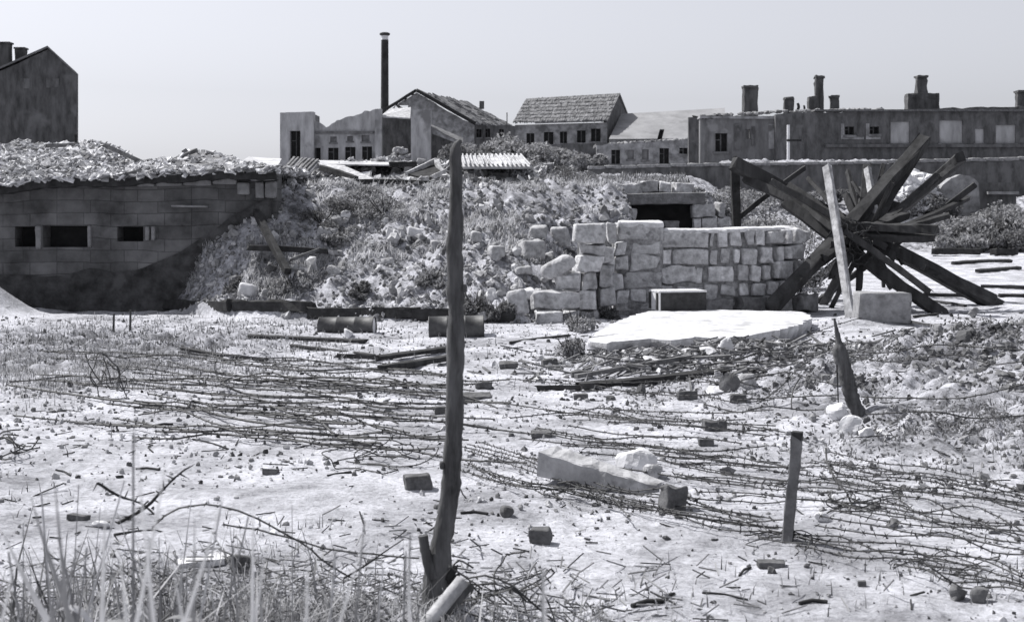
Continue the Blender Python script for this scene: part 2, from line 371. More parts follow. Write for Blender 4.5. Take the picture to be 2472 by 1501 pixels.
def box(mb, lo, hi, amp=0, rs=rng):
    x0, y0, z0 = lo; x1, y1, z1 = hi
    v = np.array([(x0, y0, z0), (x1, y0, z0), (x1, y1, z0), (x0, y1, z0), (x0, y0, z1), (x1, y0, z1), (x1, y1, z1), (x0, y1, z1)], float)
    if amp: v = v + rs.normal(size=v.shape) * amp
    mb.add(v, np.array([(0, 3, 2, 1), (4, 5, 6, 7), (0, 1, 5, 4), (1, 2, 6, 5), (2, 3, 7, 6), (3, 0, 4, 7)])); return mb
def prism(mb, poly, th, dirv):
    """extrude a planar polygon by th along dirv"""
    a = np.array(poly, float); b = a + np.array(dirv, float) * th; n = len(a)
    mb.add(np.vstack([a, b]), [tuple(range(n))[::-1], tuple(range(n, 2 * n))] + [(i, (i + 1) % n, n + (i + 1) % n, n + i) for i in range(n)]); return mb
def plates(mb, C, s, rs, tilt=.5, base=None, th=.02):
    """many small tile / board fragments; C centres (n,3), s sizes (n,2)"""
    n = len(C); a = rs.uniform(0, 6.28, n); nx = np.stack([rs.normal(size=n) * tilt, rs.normal(size=n) * tilt, np.ones(n)], 1)
    if base is not None: nx = nx + base
    nx /= np.linalg.norm(nx, axis=1)[:, None]; t = np.stack([np.cos(a), np.sin(a), np.zeros(n)], 1)
    t -= nx * (t * nx).sum(1)[:, None]; t /= np.linalg.norm(t, axis=1)[:, None]; b = np.cross(nx, t)
    cs = np.array([(-1, -1), (1, -1), (1, 1), (-1, 1)]) / 2; V = []
    for z in (0, 1):
        for k in range(4): V.append(C + t * (s[:, :1] * cs[k, 0]) + b * (s[:, 1:] * cs[k, 1]) + nx * th * (z - .5))
    V = np.stack(V, 1).reshape(-1, 3); q = np.array([(0, 3, 2, 1), (4, 5, 6, 7), (0, 1, 5, 4), (1, 2, 6, 5), (2, 3, 7, 6), (3, 0, 4, 7)])
    mb.add(V, (np.arange(n)[:, None, None] * 8 + q[None]).reshape(-1, 4)); return mb
def leaves(mb, C, s, rs, up=.3, asp=.5):
    """leaf-sized diamond faces at centres C"""
    n = len(C); d = rs.normal(size=(n, 3)); d[:, 2] += up; d /= np.linalg.norm(d, axis=1)[:, None]; e = rs.normal(size=(n, 3)); e = np.cross(d, e); e /= np.linalg.norm(e, axis=1)[:, None]
    s = np.broadcast_to(s, (n,))[:, None] * rs.uniform(.6, 1.4, (n, 1)); f = np.cross(d, e) * s * .15
    V = np.stack([C - d * s * .5, C + e * s * asp * .5 + f, C + d * s * .5, C - e * s * asp * .5 + f], 1).reshape(-1, 3)
    mb.add(V, np.arange(4 * n).reshape(-1, 4)); return mb
def blades(mb, B, hgt, wid, rs, lean=.5, seg=2, dirv=None):
    """grass blades: roots B (n,3)"""
    n = len(B); a = rs.uniform(0, 6.28, n); ln = rs.uniform(.1, 1, n) * lean; h = np.broadcast_to(hgt, (n,)) * rs.uniform(.5, 1.25, n)
    dx = np.stack([np.cos(a), np.sin(a), np.zeros(n)], 1); sx = np.stack([-np.sin(a), np.cos(a), np.zeros(n)], 1); w = np.broadcast_to(wid, (n,))[:, None]
    V = []
    for i in range(seg + 1):
        t = i / seg; c = B + dx * (h * ln * t * t)[:, None] + np.array([0, 0, 1.0]) * (h * t * (1 - .3 * ln * t))[:, None]
        ww = w * (1 - t * .85) * .5; V += [c - sx * ww, c + sx * ww]
    k = 2 * (seg + 1); V = np.stack(V, 1).reshape(-1, 3)
    q = np.array([(2 * i, 2 * i + 1, 2 * i + 3, 2 * i + 2) for i in range(seg)])
    mb.add(V, (np.arange(n)[:, None, None] * k + q[None]).reshape(-1, 4)); return mb
# ================================================================== GROUND
def build_ground():
    ys = np.concatenate([np.linspace(-6, 1.9, 24), np.exp(np.linspace(math.log(2), math.log(90), 1150)), np.exp(np.linspace(math.log(91), math.log(3500), 130))])
    ts = np.linspace(-.52, .52, 760)
    X = ts[None] * (np.maximum(ys, 1)[:, None] + 4); Y = np.repeat(ys[:, None], len(ts), 1)
    Z = H(X, Y); ny, nx = X.shape
    i = np.arange(ny - 1)[:, None] * nx + np.arange(nx - 1)[None]
    f = np.stack([i, i + 1, i + nx + 1, i + nx], -1).reshape(-1, 4)
    mb = MB(); mb.add(np.stack([X, Y, Z], -1).reshape(-1, 3), f); g = mb.build('ground', 'ground', origin=(0, 0, 0))
    a = g.data.attributes.new('soil', 'FLOAT', 'POINT'); a.data.foreach_set('value', soilmask(X, Y).astype(np.float32).ravel())
    g['kind'] = 'structure'
build_ground()
X_ = lambda px, d: (px - CX) * d / F
Z_ = lambda py, d: EYE + (HOR - py) * d / F
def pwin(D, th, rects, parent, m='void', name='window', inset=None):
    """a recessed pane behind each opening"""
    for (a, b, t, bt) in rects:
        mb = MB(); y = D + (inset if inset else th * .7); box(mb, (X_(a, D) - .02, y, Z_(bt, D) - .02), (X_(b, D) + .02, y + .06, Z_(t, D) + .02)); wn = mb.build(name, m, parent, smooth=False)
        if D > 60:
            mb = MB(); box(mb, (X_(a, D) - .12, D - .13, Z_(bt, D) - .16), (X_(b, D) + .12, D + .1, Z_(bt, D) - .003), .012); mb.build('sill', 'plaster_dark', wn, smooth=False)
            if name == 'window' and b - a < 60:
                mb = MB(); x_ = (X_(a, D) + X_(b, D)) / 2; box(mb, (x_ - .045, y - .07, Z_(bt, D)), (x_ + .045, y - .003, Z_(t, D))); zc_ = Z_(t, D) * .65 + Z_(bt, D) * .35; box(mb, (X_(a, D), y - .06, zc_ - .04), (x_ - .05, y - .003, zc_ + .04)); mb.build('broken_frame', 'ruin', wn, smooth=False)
def facade(D, prof, bot, rects, th, m, parent, name='wall', ragged=0, rs=rng, slant=0):
    """frontal wall at depth D; prof = [(px,py)...] top outline; rects = openings in photo pixels"""
    px = [p[0] for p in prof]; us = [X_(p, D) for p in px]
    step = (us[-1] - us[0]) / 60
    if ragged: us = sorted(us + list(np.arange(us[0] + step, us[-1] - step, step)))
    hs = [(X_(a, D), X_(b, D), Z_(bt, D), Z_(t, D)) for a, b, t, bt in rects]
    rg = {}
    def top(u):
        q = np.interp(u / D * F + CX, px, [p[1] for p in prof]); z = Z_(q, D)
        if ragged: z += ragged * (vnoise(np.array([u * 1.1]), np.array([D * 1.0]), 3)[0] + .5 * vnoise(np.array([u * 3.7]), np.array([D * 1.0]), 8)[0])
        return z
    mb = MB(); wall(mb, (0, D, 0), (1, 0, 0), (0, 1, 0), us, Z_(bot, D), top, hs, th); return mb.build(name, m, parent, smooth=False)
def pbox(D, depth, a, b, t, bt, m, parent, name, y0=0, smooth=False, amp=0):
    mb = MB(); box(mb, (X_(a, D), D + y0, Z_(bt, D)), (X_(b, D), D + y0 + depth, Z_(t, D)), amp); return mb.build(name, m, parent, smooth=smooth)
# ================================================================== BACKGROUND BUILDINGS
# --- tall gabled house, far left
D = 110
t = thing('gabled_house', (X_(80, D), D + 6, Hs(X_(80, D), D) - .5), 'tall dark gabled house with two chimneys at the left edge', 'house')
facade(D, [(-60, 196), (22, 163), (116, 119), (183, 178)], 420, [], .6, 'house_wall', t, 'wall', .05)
mb = MB(); L_ = 9
for a, b in (((116, 117), (-66, 197)), ((116, 117), (187, 182))):
    x0, z0, x1, z1 = X_(a[0], D), Z_(a[1], D), X_(b[0], D), Z_(b[1], D)
    kx = X_(183, D) / D * L_; prism(mb, [(x0, D - .15, z0 + .02), (x1, D - .15, z1 + .02), (x1 + kx, D + L_, z1 + .02), (x0 + kx, D + L_, z0 + .02)], .16, (0, 0, 1))
mb.build('roof', 'house_roof', t, smooth=False)
mb = MB()
x1 = X_(182, D); z1 = Z_(181, D); x0 = X_(-60, D); prism(mb, [(x0, D + .62, Z_(420, D)), (x1, D + .62, Z_(420, D)), (x1 + kx * .9, D + L_ - .4, Z_(420, D)), (x0 + kx * .9, D + L_ - .4, Z_(420, D))], z1 - Z_(420, D), (0, 0, 1)); mb.build('side_wall', 'house_wall', t, smooth=False)
for a, b, tp, bt, y in ((-4, 26, 105, 185, 3.2), (40, 62, 118, 175, 4.0)):
    mb = MB(); block(mb, (X_((a + b) / 2, D + y), D + y, (Z_(tp, D + y) + Z_(bt, D + y)) / 2), (X_(b, D + y) - X_(a, D + y), .9, Z_(tp, D + y) - Z_(bt, D + y)), .06, amp=.02)
    box(mb, (X_(a - 2, D + y), D + y - .52, Z_(tp + 2, D + y)), (X_(b + 2, D + y), D + y + .52, Z_(tp - 2, D + y))); mb.build('chimney', 'house_wall', t, smooth=False)
for a, b, tp, bt in ((50, 72, 190, 214), (112, 142, 190, 212)):
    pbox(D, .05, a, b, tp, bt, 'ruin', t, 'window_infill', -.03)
# --- factory ruin, centre left
D = 140
t = thing('factory_ruin', (X_(850, D), D + 6, Hs(X_(850, D), D) - .5), 'pale plastered factory ruin with torn roof line and a row of dark windows', 'factory')
pil = [(676, 757, 271)]
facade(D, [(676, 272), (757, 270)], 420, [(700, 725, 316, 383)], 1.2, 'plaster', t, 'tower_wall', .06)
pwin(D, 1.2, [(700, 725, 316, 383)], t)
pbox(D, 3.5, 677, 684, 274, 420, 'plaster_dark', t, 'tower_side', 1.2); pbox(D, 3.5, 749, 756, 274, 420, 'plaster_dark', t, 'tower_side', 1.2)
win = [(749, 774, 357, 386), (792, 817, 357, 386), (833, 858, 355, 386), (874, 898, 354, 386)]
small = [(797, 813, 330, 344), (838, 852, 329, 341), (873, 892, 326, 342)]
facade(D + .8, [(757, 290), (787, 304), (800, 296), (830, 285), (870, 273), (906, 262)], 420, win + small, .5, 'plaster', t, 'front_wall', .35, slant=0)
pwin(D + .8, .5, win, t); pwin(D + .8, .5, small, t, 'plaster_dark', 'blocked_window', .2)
mb = MB(); box(mb, (X_(757, D + .7), D + .62, Z_(322, D)), (X_(903, D + .7), D + .78, Z_(316, D))); mb.build('ledge', 'plaster_dark', t, smooth=False)
facade(D, [(905, 264), (921, 262)], 420, [], .9, 'plaster', t, 'pillar', .05)
facade(D + 3.2, [(921, 285), (995, 287)], 420, [], .4, 'ruin', t, 'recess_wall', .1)
facade(D, [(992, 262), (1040, 264)], 420, [], 1.0, 'plaster', t, 'pillar', .25)
# slumped sheet of roof over the recess
mb = MB(); a, b = D + .4, D + 3.2
prism(mb, [(X_(919, a), a, Z_(283, a)), (X_(990, a), a, Z_(288, a)), (X_(992, b), b, Z_(262, b)), (X_(940, b), b, Z_(266, b))], .12, (0, 0, 1))
mb.build('fallen_roof_sheet', 'sheet', t, smooth=False)
mb = MB(); rs = np.random.RandomState(3)
for i in range(40):
    u = rs.uniform(930, 1010); k = 1 - abs(u - 962) / 50; rock(mb, (X_(u, D), D + rs.uniform(.3, 1.8), Z_(392 - rs.uniform(0, 38) * max(k, .1), D)), (rs.uniform(.4, 1.1), .7, rs.uniform(.3, .8)), rs, 3)
mb.build('rubble_heap', 'plaster', t, smooth=False)
# lean-to
mb = MB(); a, b = D + .2, D + 2.0
prism(mb, [(X_(1040, a), a, Z_(310, a)), (X_(1118, a), a, Z_(348, a)), (X_(1118, b), b, Z_(336, b)), (X_(1040, b), b, Z_(303, b))], .12, (0, 0, 1)); mb.build('lean_to_roof', 'plaster_dark', t, smooth=False)
facade(D + 2.0, [(1040, 322), (1118, 352)], 420, [], .3, 'ruin', t, 'lean_to_wall')
# --- big gabled hall behind
D2 = 152
t = thing('gabled_hall', (X_(1100, D2), D2 + 5, Hs(X_(1100, D2), D2) - .5), 'large hall with a broken tiled gable roof behind the plastered factory ruin', 'factory hall')
facade(D2, [(925, 280), (955, 255), (1006, 224), (1052, 252), (1118, 290), (1145, 296)], 420, [(952, 985, 254, 272)], .5, 'ruin_pale', t, 'gable_wall', .15)
apex = np.array((X_(1006, D2), D2 - .4, Z_(221, D2))); eL = np.array((X_(935, D2), D2 - .4, Z_(263, D2))); eR = np.array((X_(1148, D2), D2 - .4, Z_(300, D2)))
back = np.array((X_(1135, 172), 172, Z_(252, 172))); eRb = np.array((X_(1236, 172), 172, Z_(306, 172)))
mb = MB(); nn = 26
rs = np.random.RandomState(5)
for i in range(nn):          # ragged strips of tiles between ridge and eave
    for j in range(8):
        if rs.rand() < .035: continue
        p = lambda s, q: (apex + (back - apex) * s) * (1 - q) + (eR + (eRb - eR) * s) * q
        a = [p(i / nn, j / 8), p((i + 1.0) / nn, j / 8), p((i + 1.0) / nn, (j + 1.02) / 8), p(i / nn, (j + 1.02) / 8)]
        a = [q + np.array([0, 0, rs.normal() * .09]) for q in a]; prism(mb, a, .14, (0, 0, 1))
mb.build('roof', 'roof_tile', t, smooth=False)
mb = MB()
beam(mb, apex + [0, 0, .1], eL, .35, .3, rs=rs); beam(mb, apex + [0, -.1, .1], eR, .35, .35, rs=rs); mb.build('gable_beam', 'dark_wood', t)
mb = MB()
for q in (.15, .4, .7):
    c = apex * (1 - q) + eL * q; beam(mb, c + [0, .6, 0], c + [0.3, 6, -.2], .2, .25, rs=rs)
mb.build('bare_rafter', 'dark_wood', t)
wr = [(1150, 1162, 312, 332), (1172, 1183, 311, 332), (1205, 1216, 312, 334)]
facade(D2 + 6, [(1120, 298), (1245, 304)], 420, wr, .5, 'ruin', t, 'side_wall', .1); pwin(D2 + 6, .5, wr, t)
mb = MB(); block(mb, (X_(1163, 165), 165, Z_(254, 165)), (.55, .55, .9), .05); mb.build('chimney', 'ruin', t, smooth=False)
tag(MB().build if False else (lambda m: m.build('lightning_rod', 'dark_wood', origin=(X_(1224, 165), 165, Hs(X_(1224, 165), 165))))(tube(MB(), [(X_(1224, 165), 165, Hs(X_(1224, 165), 165)), (X_(1224, 165), 165, Z_(272, 165))], .06, 5)), 'thin dark rod standing between the gabled hall and the tiled house', 'rod')
# --- smokestack
D = 165
t = thing('smokestack', (X_(929, D), D, Hs(X_(929, D), D)), 'tall thin dark smokestack with a white band and flared cap', 'smokestack')
zb = Hs(X_(929, D), D); x = X_(929, D)
tube(MB(), [(x - .02, D, zb), (x, D, Z_(97, D))], [.50, .42], 20).build('shaft', 'stack', t)
tube(MB(), [(x, D, Z_(97, D)), (x, D, Z_(87, D))], [.40, .40], 20).build('white_band', 'white_paint', t)
tube(MB(), [(x, D, Z_(87, D)), (x, D, Z_(85, D)), (x, D, Z_(81, D)), (x, D, Z_(79, D))], [.42, .60, .60, .35], 20).build('cap', 'stack', t)
# --- tiled house, centre
D = 130
t = thing('tiled_house', (X_(1380, D), D + 5, Hs(X_(1380, D), D) - .5), 'house with a long tiled roof, dark right gable and five windows', 'house')
hw = [(1271, 1290, 322, 350), (1313, 1336, 319, 350), (1352, 1369, 318, 346), (1393, 1414, 315, 345), (1427, 1450, 311, 342)]
facade(D, [(1243, 302), (1466, 296)], 420, hw, .45, 'ruin_pale', t, 'wall'); 
for q in hw:
    mb = MB(); x0, x1, z0, z1 = X_(q[0], D), X_(q[1], D), Z_(q[3], D), Z_(q[2], D); box(mb, (x0, D + .3, z0), (x1, D + .36, z1)); wn = mb.build('window', 'void', t, smooth=False)
    mb = MB(); box(mb, ((x0 + x1) / 2 - .04, D + .24, z0), ((x0 + x1) / 2 + .04, D + .296, z1)); mb.build('mullion', 'ruin', wn, smooth=False)
DB = D + 9
ridL = np.array((X_(1270, D + 4.5), D + 4.5, Z_(241, D + 4.5))); ridR = np.array((X_(1497, D + 4.5), D + 4.5, Z_(228, D + 4.5)))
evL = np.array((X_(1238, D), D - .5, Z_(299, D))); evR = np.array((X_(1466, D), D - .5, Z_(294, D)))
ebR = np.array((X_(1522, DB), DB, Z_(292, DB))); ebL = np.array((X_(1292, DB), DB, Z_(299, DB)))
mb = MB(); rs = np.random.RandomState(11); nu, nv = 84, 14
for i in range(nu):
    for j in range(nv):
        p = lambda s, q: (evL + (evR - evL) * s) * (1 - q) + (ridL + (ridR - ridL) * s) * q
        dz = rs.normal() * .02; e = rs.uniform(-.12, .05) if j == 0 else 0
        a = [p(i / nu, j / nv) + [0, 0, e], p((i + 1) / nu, j / nv) + [0, 0, e], p((i + 1) / nu, (j + 1) / nv), p(i / nu, (j + 1) / nv)]
        prism(mb, [q + np.array([0, 0, dz + .05 * (1 - (j % 2))]) for q in a], .1, (0, 0, 1))
prism(mb, [ridL, ridR, ebR, ebL], .1, (0, 0, 1)); mb.build('roof', 'roof_tile', t, smooth=False)
mb = MB(); g = [(evR[0] - .05, D + .02, Z_(420, D)), tuple(evR + [-.05, .5, -.05]), tuple(ridR + [-.2, 0, -.15]), tuple(ebR + [-.1, -.3, -.1]), (ebR[0] - .1, DB - .3, Z_(420, D))]
prism(mb, g, .3, (-1, 0, 0)); mb.build('gable', 'ruin', t, smooth=False)
facade(D - 6, [(1250, 350), (1380, 347), (1490, 345)], 430, [], .4, 'ruin', None, 'low_wall', .15)
tag(bpy.data.objects['low_wall'], 'low dark wall in front of the tiled house, half hidden by bushes', 'wall')
# --- grey sheet roof shed and its low front wing
D = 128
t = thing('sheet_roofed_shed', (X_(1600, D), D + 4, Hs(X_(1600, D), D) - .5), 'long shed under a smooth pale grey roof with one dark hole', 'shed')
mb = MB(); a, b = D, D + 7
rp = lambda s, q: np.array((X_(1470 + 280 * s, a), a, Z_(338 - 2 * s, a))) * (1 - q) + np.array((X_(1500 + 250 * s, b), b, Z_(277 - 14 * s, b))) * q
for i in range(24):
    for j in range(6):
        if (i, j) in ((10, 0), (10, 1)): continue
        prism(mb, [rp(i / 24, j / 6), rp((i + 1) / 24, j / 6), rp((i + 1) / 24, (j + 1) / 6), rp(i / 24, (j + 1) / 6)], .08, (0, 0, 1))
mb.build('roof', 'tin', t, smooth=False)
facade(D + .2, [(1472, 339), (1750, 337)], 430, [], .3, 'ruin_pale', t, 'wall')
mb = MB(); box(mb, (X_(1470, D), D + 6.8, Z_(430, D)), (X_(1750, D), D + 7.0, Z_(285, D))); mb.build('back_wall', 'ruin', t, smooth=False)
mb = MB(); beam(mb, rp(.70, .72) + [0, 0, .2], rp(.88, .55) + [0, 0, .2], .25, .15, rs=rs); mb.build('loose_beam', 'dark_wood', t)
D = 118
t = thing('low_wing', (X_(1590, D), D + 3, Hs(X_(1590, D), D) - .5), 'low long wing with small dark windows below the pale shed roof', 'building')
lw = [(1476, 1497, 362, 396), (1592, 1615, 358, 395), (1640, 1660, 357, 372), (1675, 1692, 357, 374), (1515, 1530, 362, 384), (1550, 1566, 361, 386)]
facade(D, [(1440, 350), (1500, 347), (1560, 344), (1610, 339), (1700, 334), (1720, 334)], 430, lw, .5, 'ruin_pale', t, 'wall', .12)
pwin(D, .5, lw[:4], t); pwin(D, .5, lw[4:], t, 'plaster_dark', 'blocked_window', .15)
mb = MB(); box(mb, (X_(1440, D), D + .55, Z_(353, D)), (X_(1720, D), D + 5, Z_(346, D))); mb.build('roof', 'tile_dark', t, smooth=False)
rs = np.random.RandomState(12); mb = MB()
for i in range(70):
    u = rs.uniform(1470, 1700); rock(mb, (X_(u, D), D + rs.uniform(.1, 1.2), Z_(np.interp(u, [1470, 1700], [349, 335]) - 1, D)), (rs.uniform(.3, .9), .5, rs.uniform(.15, .35)), rs, 2)
mb.build('rubble_coping', 'ruin_pale', t, smooth=False)
# --- long ruined block on the right, with chimneys
D = 92
t = thing('ruined_block', (X_(2200, D), D + 5, Hs(X_(2200, D), D) - .5), 'long dark roofless block with pale sunlit window openings and a row of chimneys', 'ruined building')
facade(D, [(1690, 286), (1790, 282), (1872, 280)], 430, [(1727, 1756, 322, 366), (1800, 1812, 312, 336)], .6, 'plaster_dark', t, 'wing_wall', .3)
pwin(D, .6, [(1727, 1756, 322, 366)], t)
mb = MB(); box(mb, (X_(1690, D) - .05, D - .12, Z_(287, D)), (X_(1872, D), D + .75, Z_(281, D)), .03); mb.build('coping', 'ruin_pale', t, smooth=False)
for a, b, tp, bt in ((1772, 1790, 300, 362), (1855, 1872, 300, 360), (1814, 1822, 306, 352)): pbox(D, .1, a, b, tp, bt, 'ruin_pale' if a > 1840 else 'ruin', t, 'pilaster', -.08)
rw = [(2040, 2062, 306, 326), (2100, 2122, 306, 324)]
facade(D - .5, [(1872, 276), (1960, 272), (2150, 266), (2300, 262), (2540, 254)], 430, [(2150, 2196, 294, 346), (2268, 2324, 291, 346), (2354, 2376, 311, 346), (2404, 2452, 302, 346)] + rw, .5, 'ruin', t, 'wall', .22)
for a, b, tp, bt in ((2150, 2196, 294, 346), (2268, 2324, 291, 346), (2354, 2376, 311, 346), (2404, 2452, 302, 346)):
    pwin(D - .5, .5, [(a, b, tp, bt)], t, 'plaster', 'sunlit_panel', .12)  # pale panels stand in for sunlit inner walls behind the openings
pwin(D - .5, .5, rw, t, 'void')
mb = MB(); box(mb, (X_(1986, D), D - .75, Z_(357, D)), (X_(2540, D), D - .52, Z_(350, D))); mb.build('ledge', 'ruin', t, smooth=False)
mb = MB()
for a, b in ((2025, 2100), (2085, 2140)): box(mb, (X_(a, D), D - .6, Z_(338, D)), (X_(a + 8, D), D - .52, Z_(300, D))); box(mb, (X_(a + 8, D), D - .6, Z_(338, D)), (X_(b - 20, D), D - .52, Z_(332, D)))
mb.build('plaster_trim', 'ruin_pale', t, smooth=False)
mb = MB(); box(mb, (X_(1960, D), D - .85, Z_(271, D)), (X_(2540, D), D + .3, Z_(266, D)), .02); mb.build('eave', 'tile_dark', t, smooth=False)
bk = MB(); box(bk, (X_(1690, D), D + 6, Z_(430, D)), (X_(2540, D), D + 6.4, Z_(268, D))); bk.build('back_wall', 'ruin', t, smooth=False)
mb = MB(); rs = np.random.RandomState(21)
for i in range(90):
    u = rs.uniform(1700, 2140); rock(mb, (X_(u, D), D + rs.uniform(.2, 1.6), Z_(np.interp(u, [1700, 1880, 2140], [279, 268, 262]), D)), (rs.uniform(.2, .7), .5, rs.uniform(.15, .3)), rs, 2)
mb.build('rubble_coping', 'ruin_pale', t, smooth=False)
rs = np.random.RandomState(22)
for parts in ([(1793, 1827, 208, 290)], [(1893, 1914, 236, 285)], [(1950, 1975, 233, 285), (1967, 1987, 185, 285)], [(2003, 2023, 232, 285)], [(2187, 2264, 227, 280), (2211, 2236, 184, 230)], [(2453, 2476, 220, 270)], [(1922, 1929, 250, 285), (1940, 1945, 255, 285)]):
    mb = MB()
    for k, (a, b, tp, bt) in enumerate(parts):
        y = D + 2.2 + (.05 * k); w_ = X_(b, y) - X_(a, y); c = X_((a + b) / 2, y)
        block(mb, (c, y, (Z_(tp, y) + Z_(bt, y)) / 2), (w_, min(w_, .9) - .05 * k, Z_(tp, y) - Z_(bt, y)), .05, amp=.025, rs=rs, n=8, freq=6)
        if b - a > 15 and k == len(parts) - 1: block(mb, (c, y, Z_(tp, y) - .06), (w_ * 1.05, .95, .16), .04, amp=.02, rs=rs)
    mb.build('chimney', 'house_wall', t, smooth=False)
# --- white pole by the block
x = X_(1903, 84); zb = Hs(x, 84); t = thing('utility_pole', (x, 84, zb), 'thin whitewashed pole with a short crossbar in front of the dark block', 'pole')
tube(MB(), [(x, 84, zb), (x, 84, Z_(302, 84))], .09, 8).build('pole', 'white_paint', t)
mb = MB(); box(mb, (x - .1, 83.85, Z_(342, 84)), (x + .75, 83.95, Z_(337, 84))); mb.build('crossbar', 'dark_wood', t, smooth=False)
# --- terrace wall with pale coping
D = 75.2
t = thing('terrace_wall', (X_(2080, D), D, Hs(X_(2080, D), D - 1)), 'dark retaining wall with a pale coping below the ruined block', 'retaining wall')
facade(D, [(1420, 410), (1680, 403), (2100, 397), (2560, 385)], 530, [], .5, 'ruin', t, 'wall')
mb = MB(); rs = np.random.RandomState(31)
for i in range(28):
    a, b = 1420 + i * 40, 1460 + i * 40; za, zb = Z_(np.interp(a + 20, [1420, 1680, 2100, 2560], [410, 403, 397, 385]), D), 0
    block(mb, ((X_(a, D) + X_(b, D)) / 2, D + .2, za + .10), (X_(b, D) - X_(a, D) + .02, .6, .18), .04, rs=rs, amp=.012, n=3)
mb.build('coping', 'concrete_grey', t)
# --- ruined arch and pale rubble below the terrace
D = 66
t = thing('ruined_arch', (X_(2310, D), D, Hs(X_(2310, D), D)), 'broken pale wall with a rounded top below the terrace at right', 'ruined wall')
facade(D, [(2262, 470), (2276, 446), (2296, 430), (2320, 424), (2345, 427), (2362, 442), (2366, 500)], 560, [], .7, 'ruin_pale', t, 'wall', .08)
pbox(D, .5, 2362, 2470, 440, 560, 'ruin', t, 'side_wall', .9)
pbox(D, .3, 2395, 2470, 462, 469, 'ruin_pale', t, 'ledge', .55)
mb = MB(); rs = np.random.RandomState(33); x0, x1 = X_(2140, D), X_(2262, D)
for i in range(260):
    u = rs.uniform(0, 1); tall = np.interp(u, [0, .55, .8, 1], [1.5, 2.6, 2.5, 1.3]); x = x0 + (x1 - x0) * u; z0 = Hs(x, D); z = z0 + tall * rs.uniform(0, 1)
    rock(mb, (x, D - 1 + rs.uniform(0, 1.6) + (z - z0) * .35, z), rs.uniform(.35, .95, 3) * [1, 1, .7], rs, 3)
tag(mb.build('rubble_pile', 'pale_stone', smooth=False), 'tall heap of bright broken masonry seen between the hedgehog beams', 'rubble pile')
# --- shrubs
def shrub(px, py, d, w_, h_, n, s, label, m='leaf', grp=None, seed=0, z=None):
    rs = np.random.RandomState(seed + int(px)); x = X_(px, d); zb = Hs(x, d) if z is None else z
    t = thing('shrub', (x, d, zb), label, 'shrub', grp); mb = MB(); nb = max(5, int(w_ / h_ * 6)); C = []
    for b in range(nb):
        c = np.array([x + rs.uniform(-.42, .42) * w_, d + rs.uniform(-.3, .3) * w_, zb + h_ * rs.uniform(.25, .72)]); r = h_ * rs.uniform(.2, .38)
        q = rs.normal(size=(n // nb, 3)); q /= np.linalg.norm(q, axis=1)[:, None]; C.append(c + q * r * rs.uniform(.4, 1.1, (len(q), 1)) ** .6 * [1.2, 1.2, 1])
    C = np.concatenate(C); C[:, 2] = np.maximum(C[:, 2], zb + .02); leaves(mb, C, s, rs); mb.build('foliage', m, t, smooth=False)
    mb = MB()
    for k in range(5):
        a = rs.uniform(-.35, .35, 2) * w_; tube(mb, [(x, d, zb - .05), (x + a[0] * .5, d + a[1] * .5, zb + h_ * .35), (x + a[0], d + a[1], zb + h_ * .7)], [h_ * .02, h_ * .014, h_ * .006], 4)
    mb.build('stem', 'dark_wood', t); return t
sh = [(1150, 112, 5, 2.6), (1205, 110, 4, 2.2), (1262, 108, 3.6, 2.3), (1320, 106, 4, 1.8), (1372, 104, 3.6, 1.6), (1120, 95, 2.6, 1.5), (1425, 100, 3, 1.2)]
lab = ['bush in front of the hall side wall, left of the others', 'dense bush below the hall window', 'tall bush at the left corner of the tiled house', 'bush under the middle windows of the tiled house', 'round bush under the right windows of the tiled house', 'dark low bush just right of the tall stake top', 'low bush beside the low wing']
for (px, d, w_, h_), l in zip(sh, lab):
    zt = Z_({1150: 335, 1205: 338, 1262: 325, 1320: 345, 1372: 358, 1120: 350, 1425: 372}[px], d); zg = Hs(X_(px, d), d); h2 = max(h_ * .6, (zt - zg) * 1.0)
    shrub(px, 0, d, w_, h2, 2600, .34, l, 'leaf' if px in (1120, 1205) else 'leaf_pale', 'bushes below the far buildings', 2)
for i, (px, d, w_, h_) in enumerate([(2245, 66, 3, 1.6), (2290, 62.5, 3.4, 1.5), (2345, 64, 3.6, 1.6), (2400, 63, 3.4, 1.5), (2450, 64.5, 3.4, 1.7), (2500, 63, 3.5, 1.6), (2425, 60.5, 2.6, 1.0), (2318, 60, 2.4, .8), (2180, 70, 3.0, 1.2), (2060, 70, 3, .7), (1960, 70, 3, .7), (1850, 70, 3, .8)]):
    shrub(px, 0, d, w_, h_, 2200, .2, 'grey leafy bush on the bank below the terrace wall', 'leaf' if i % 3 == 0 else 'leaf_pale', 'bushes on the bank', 40 + i)
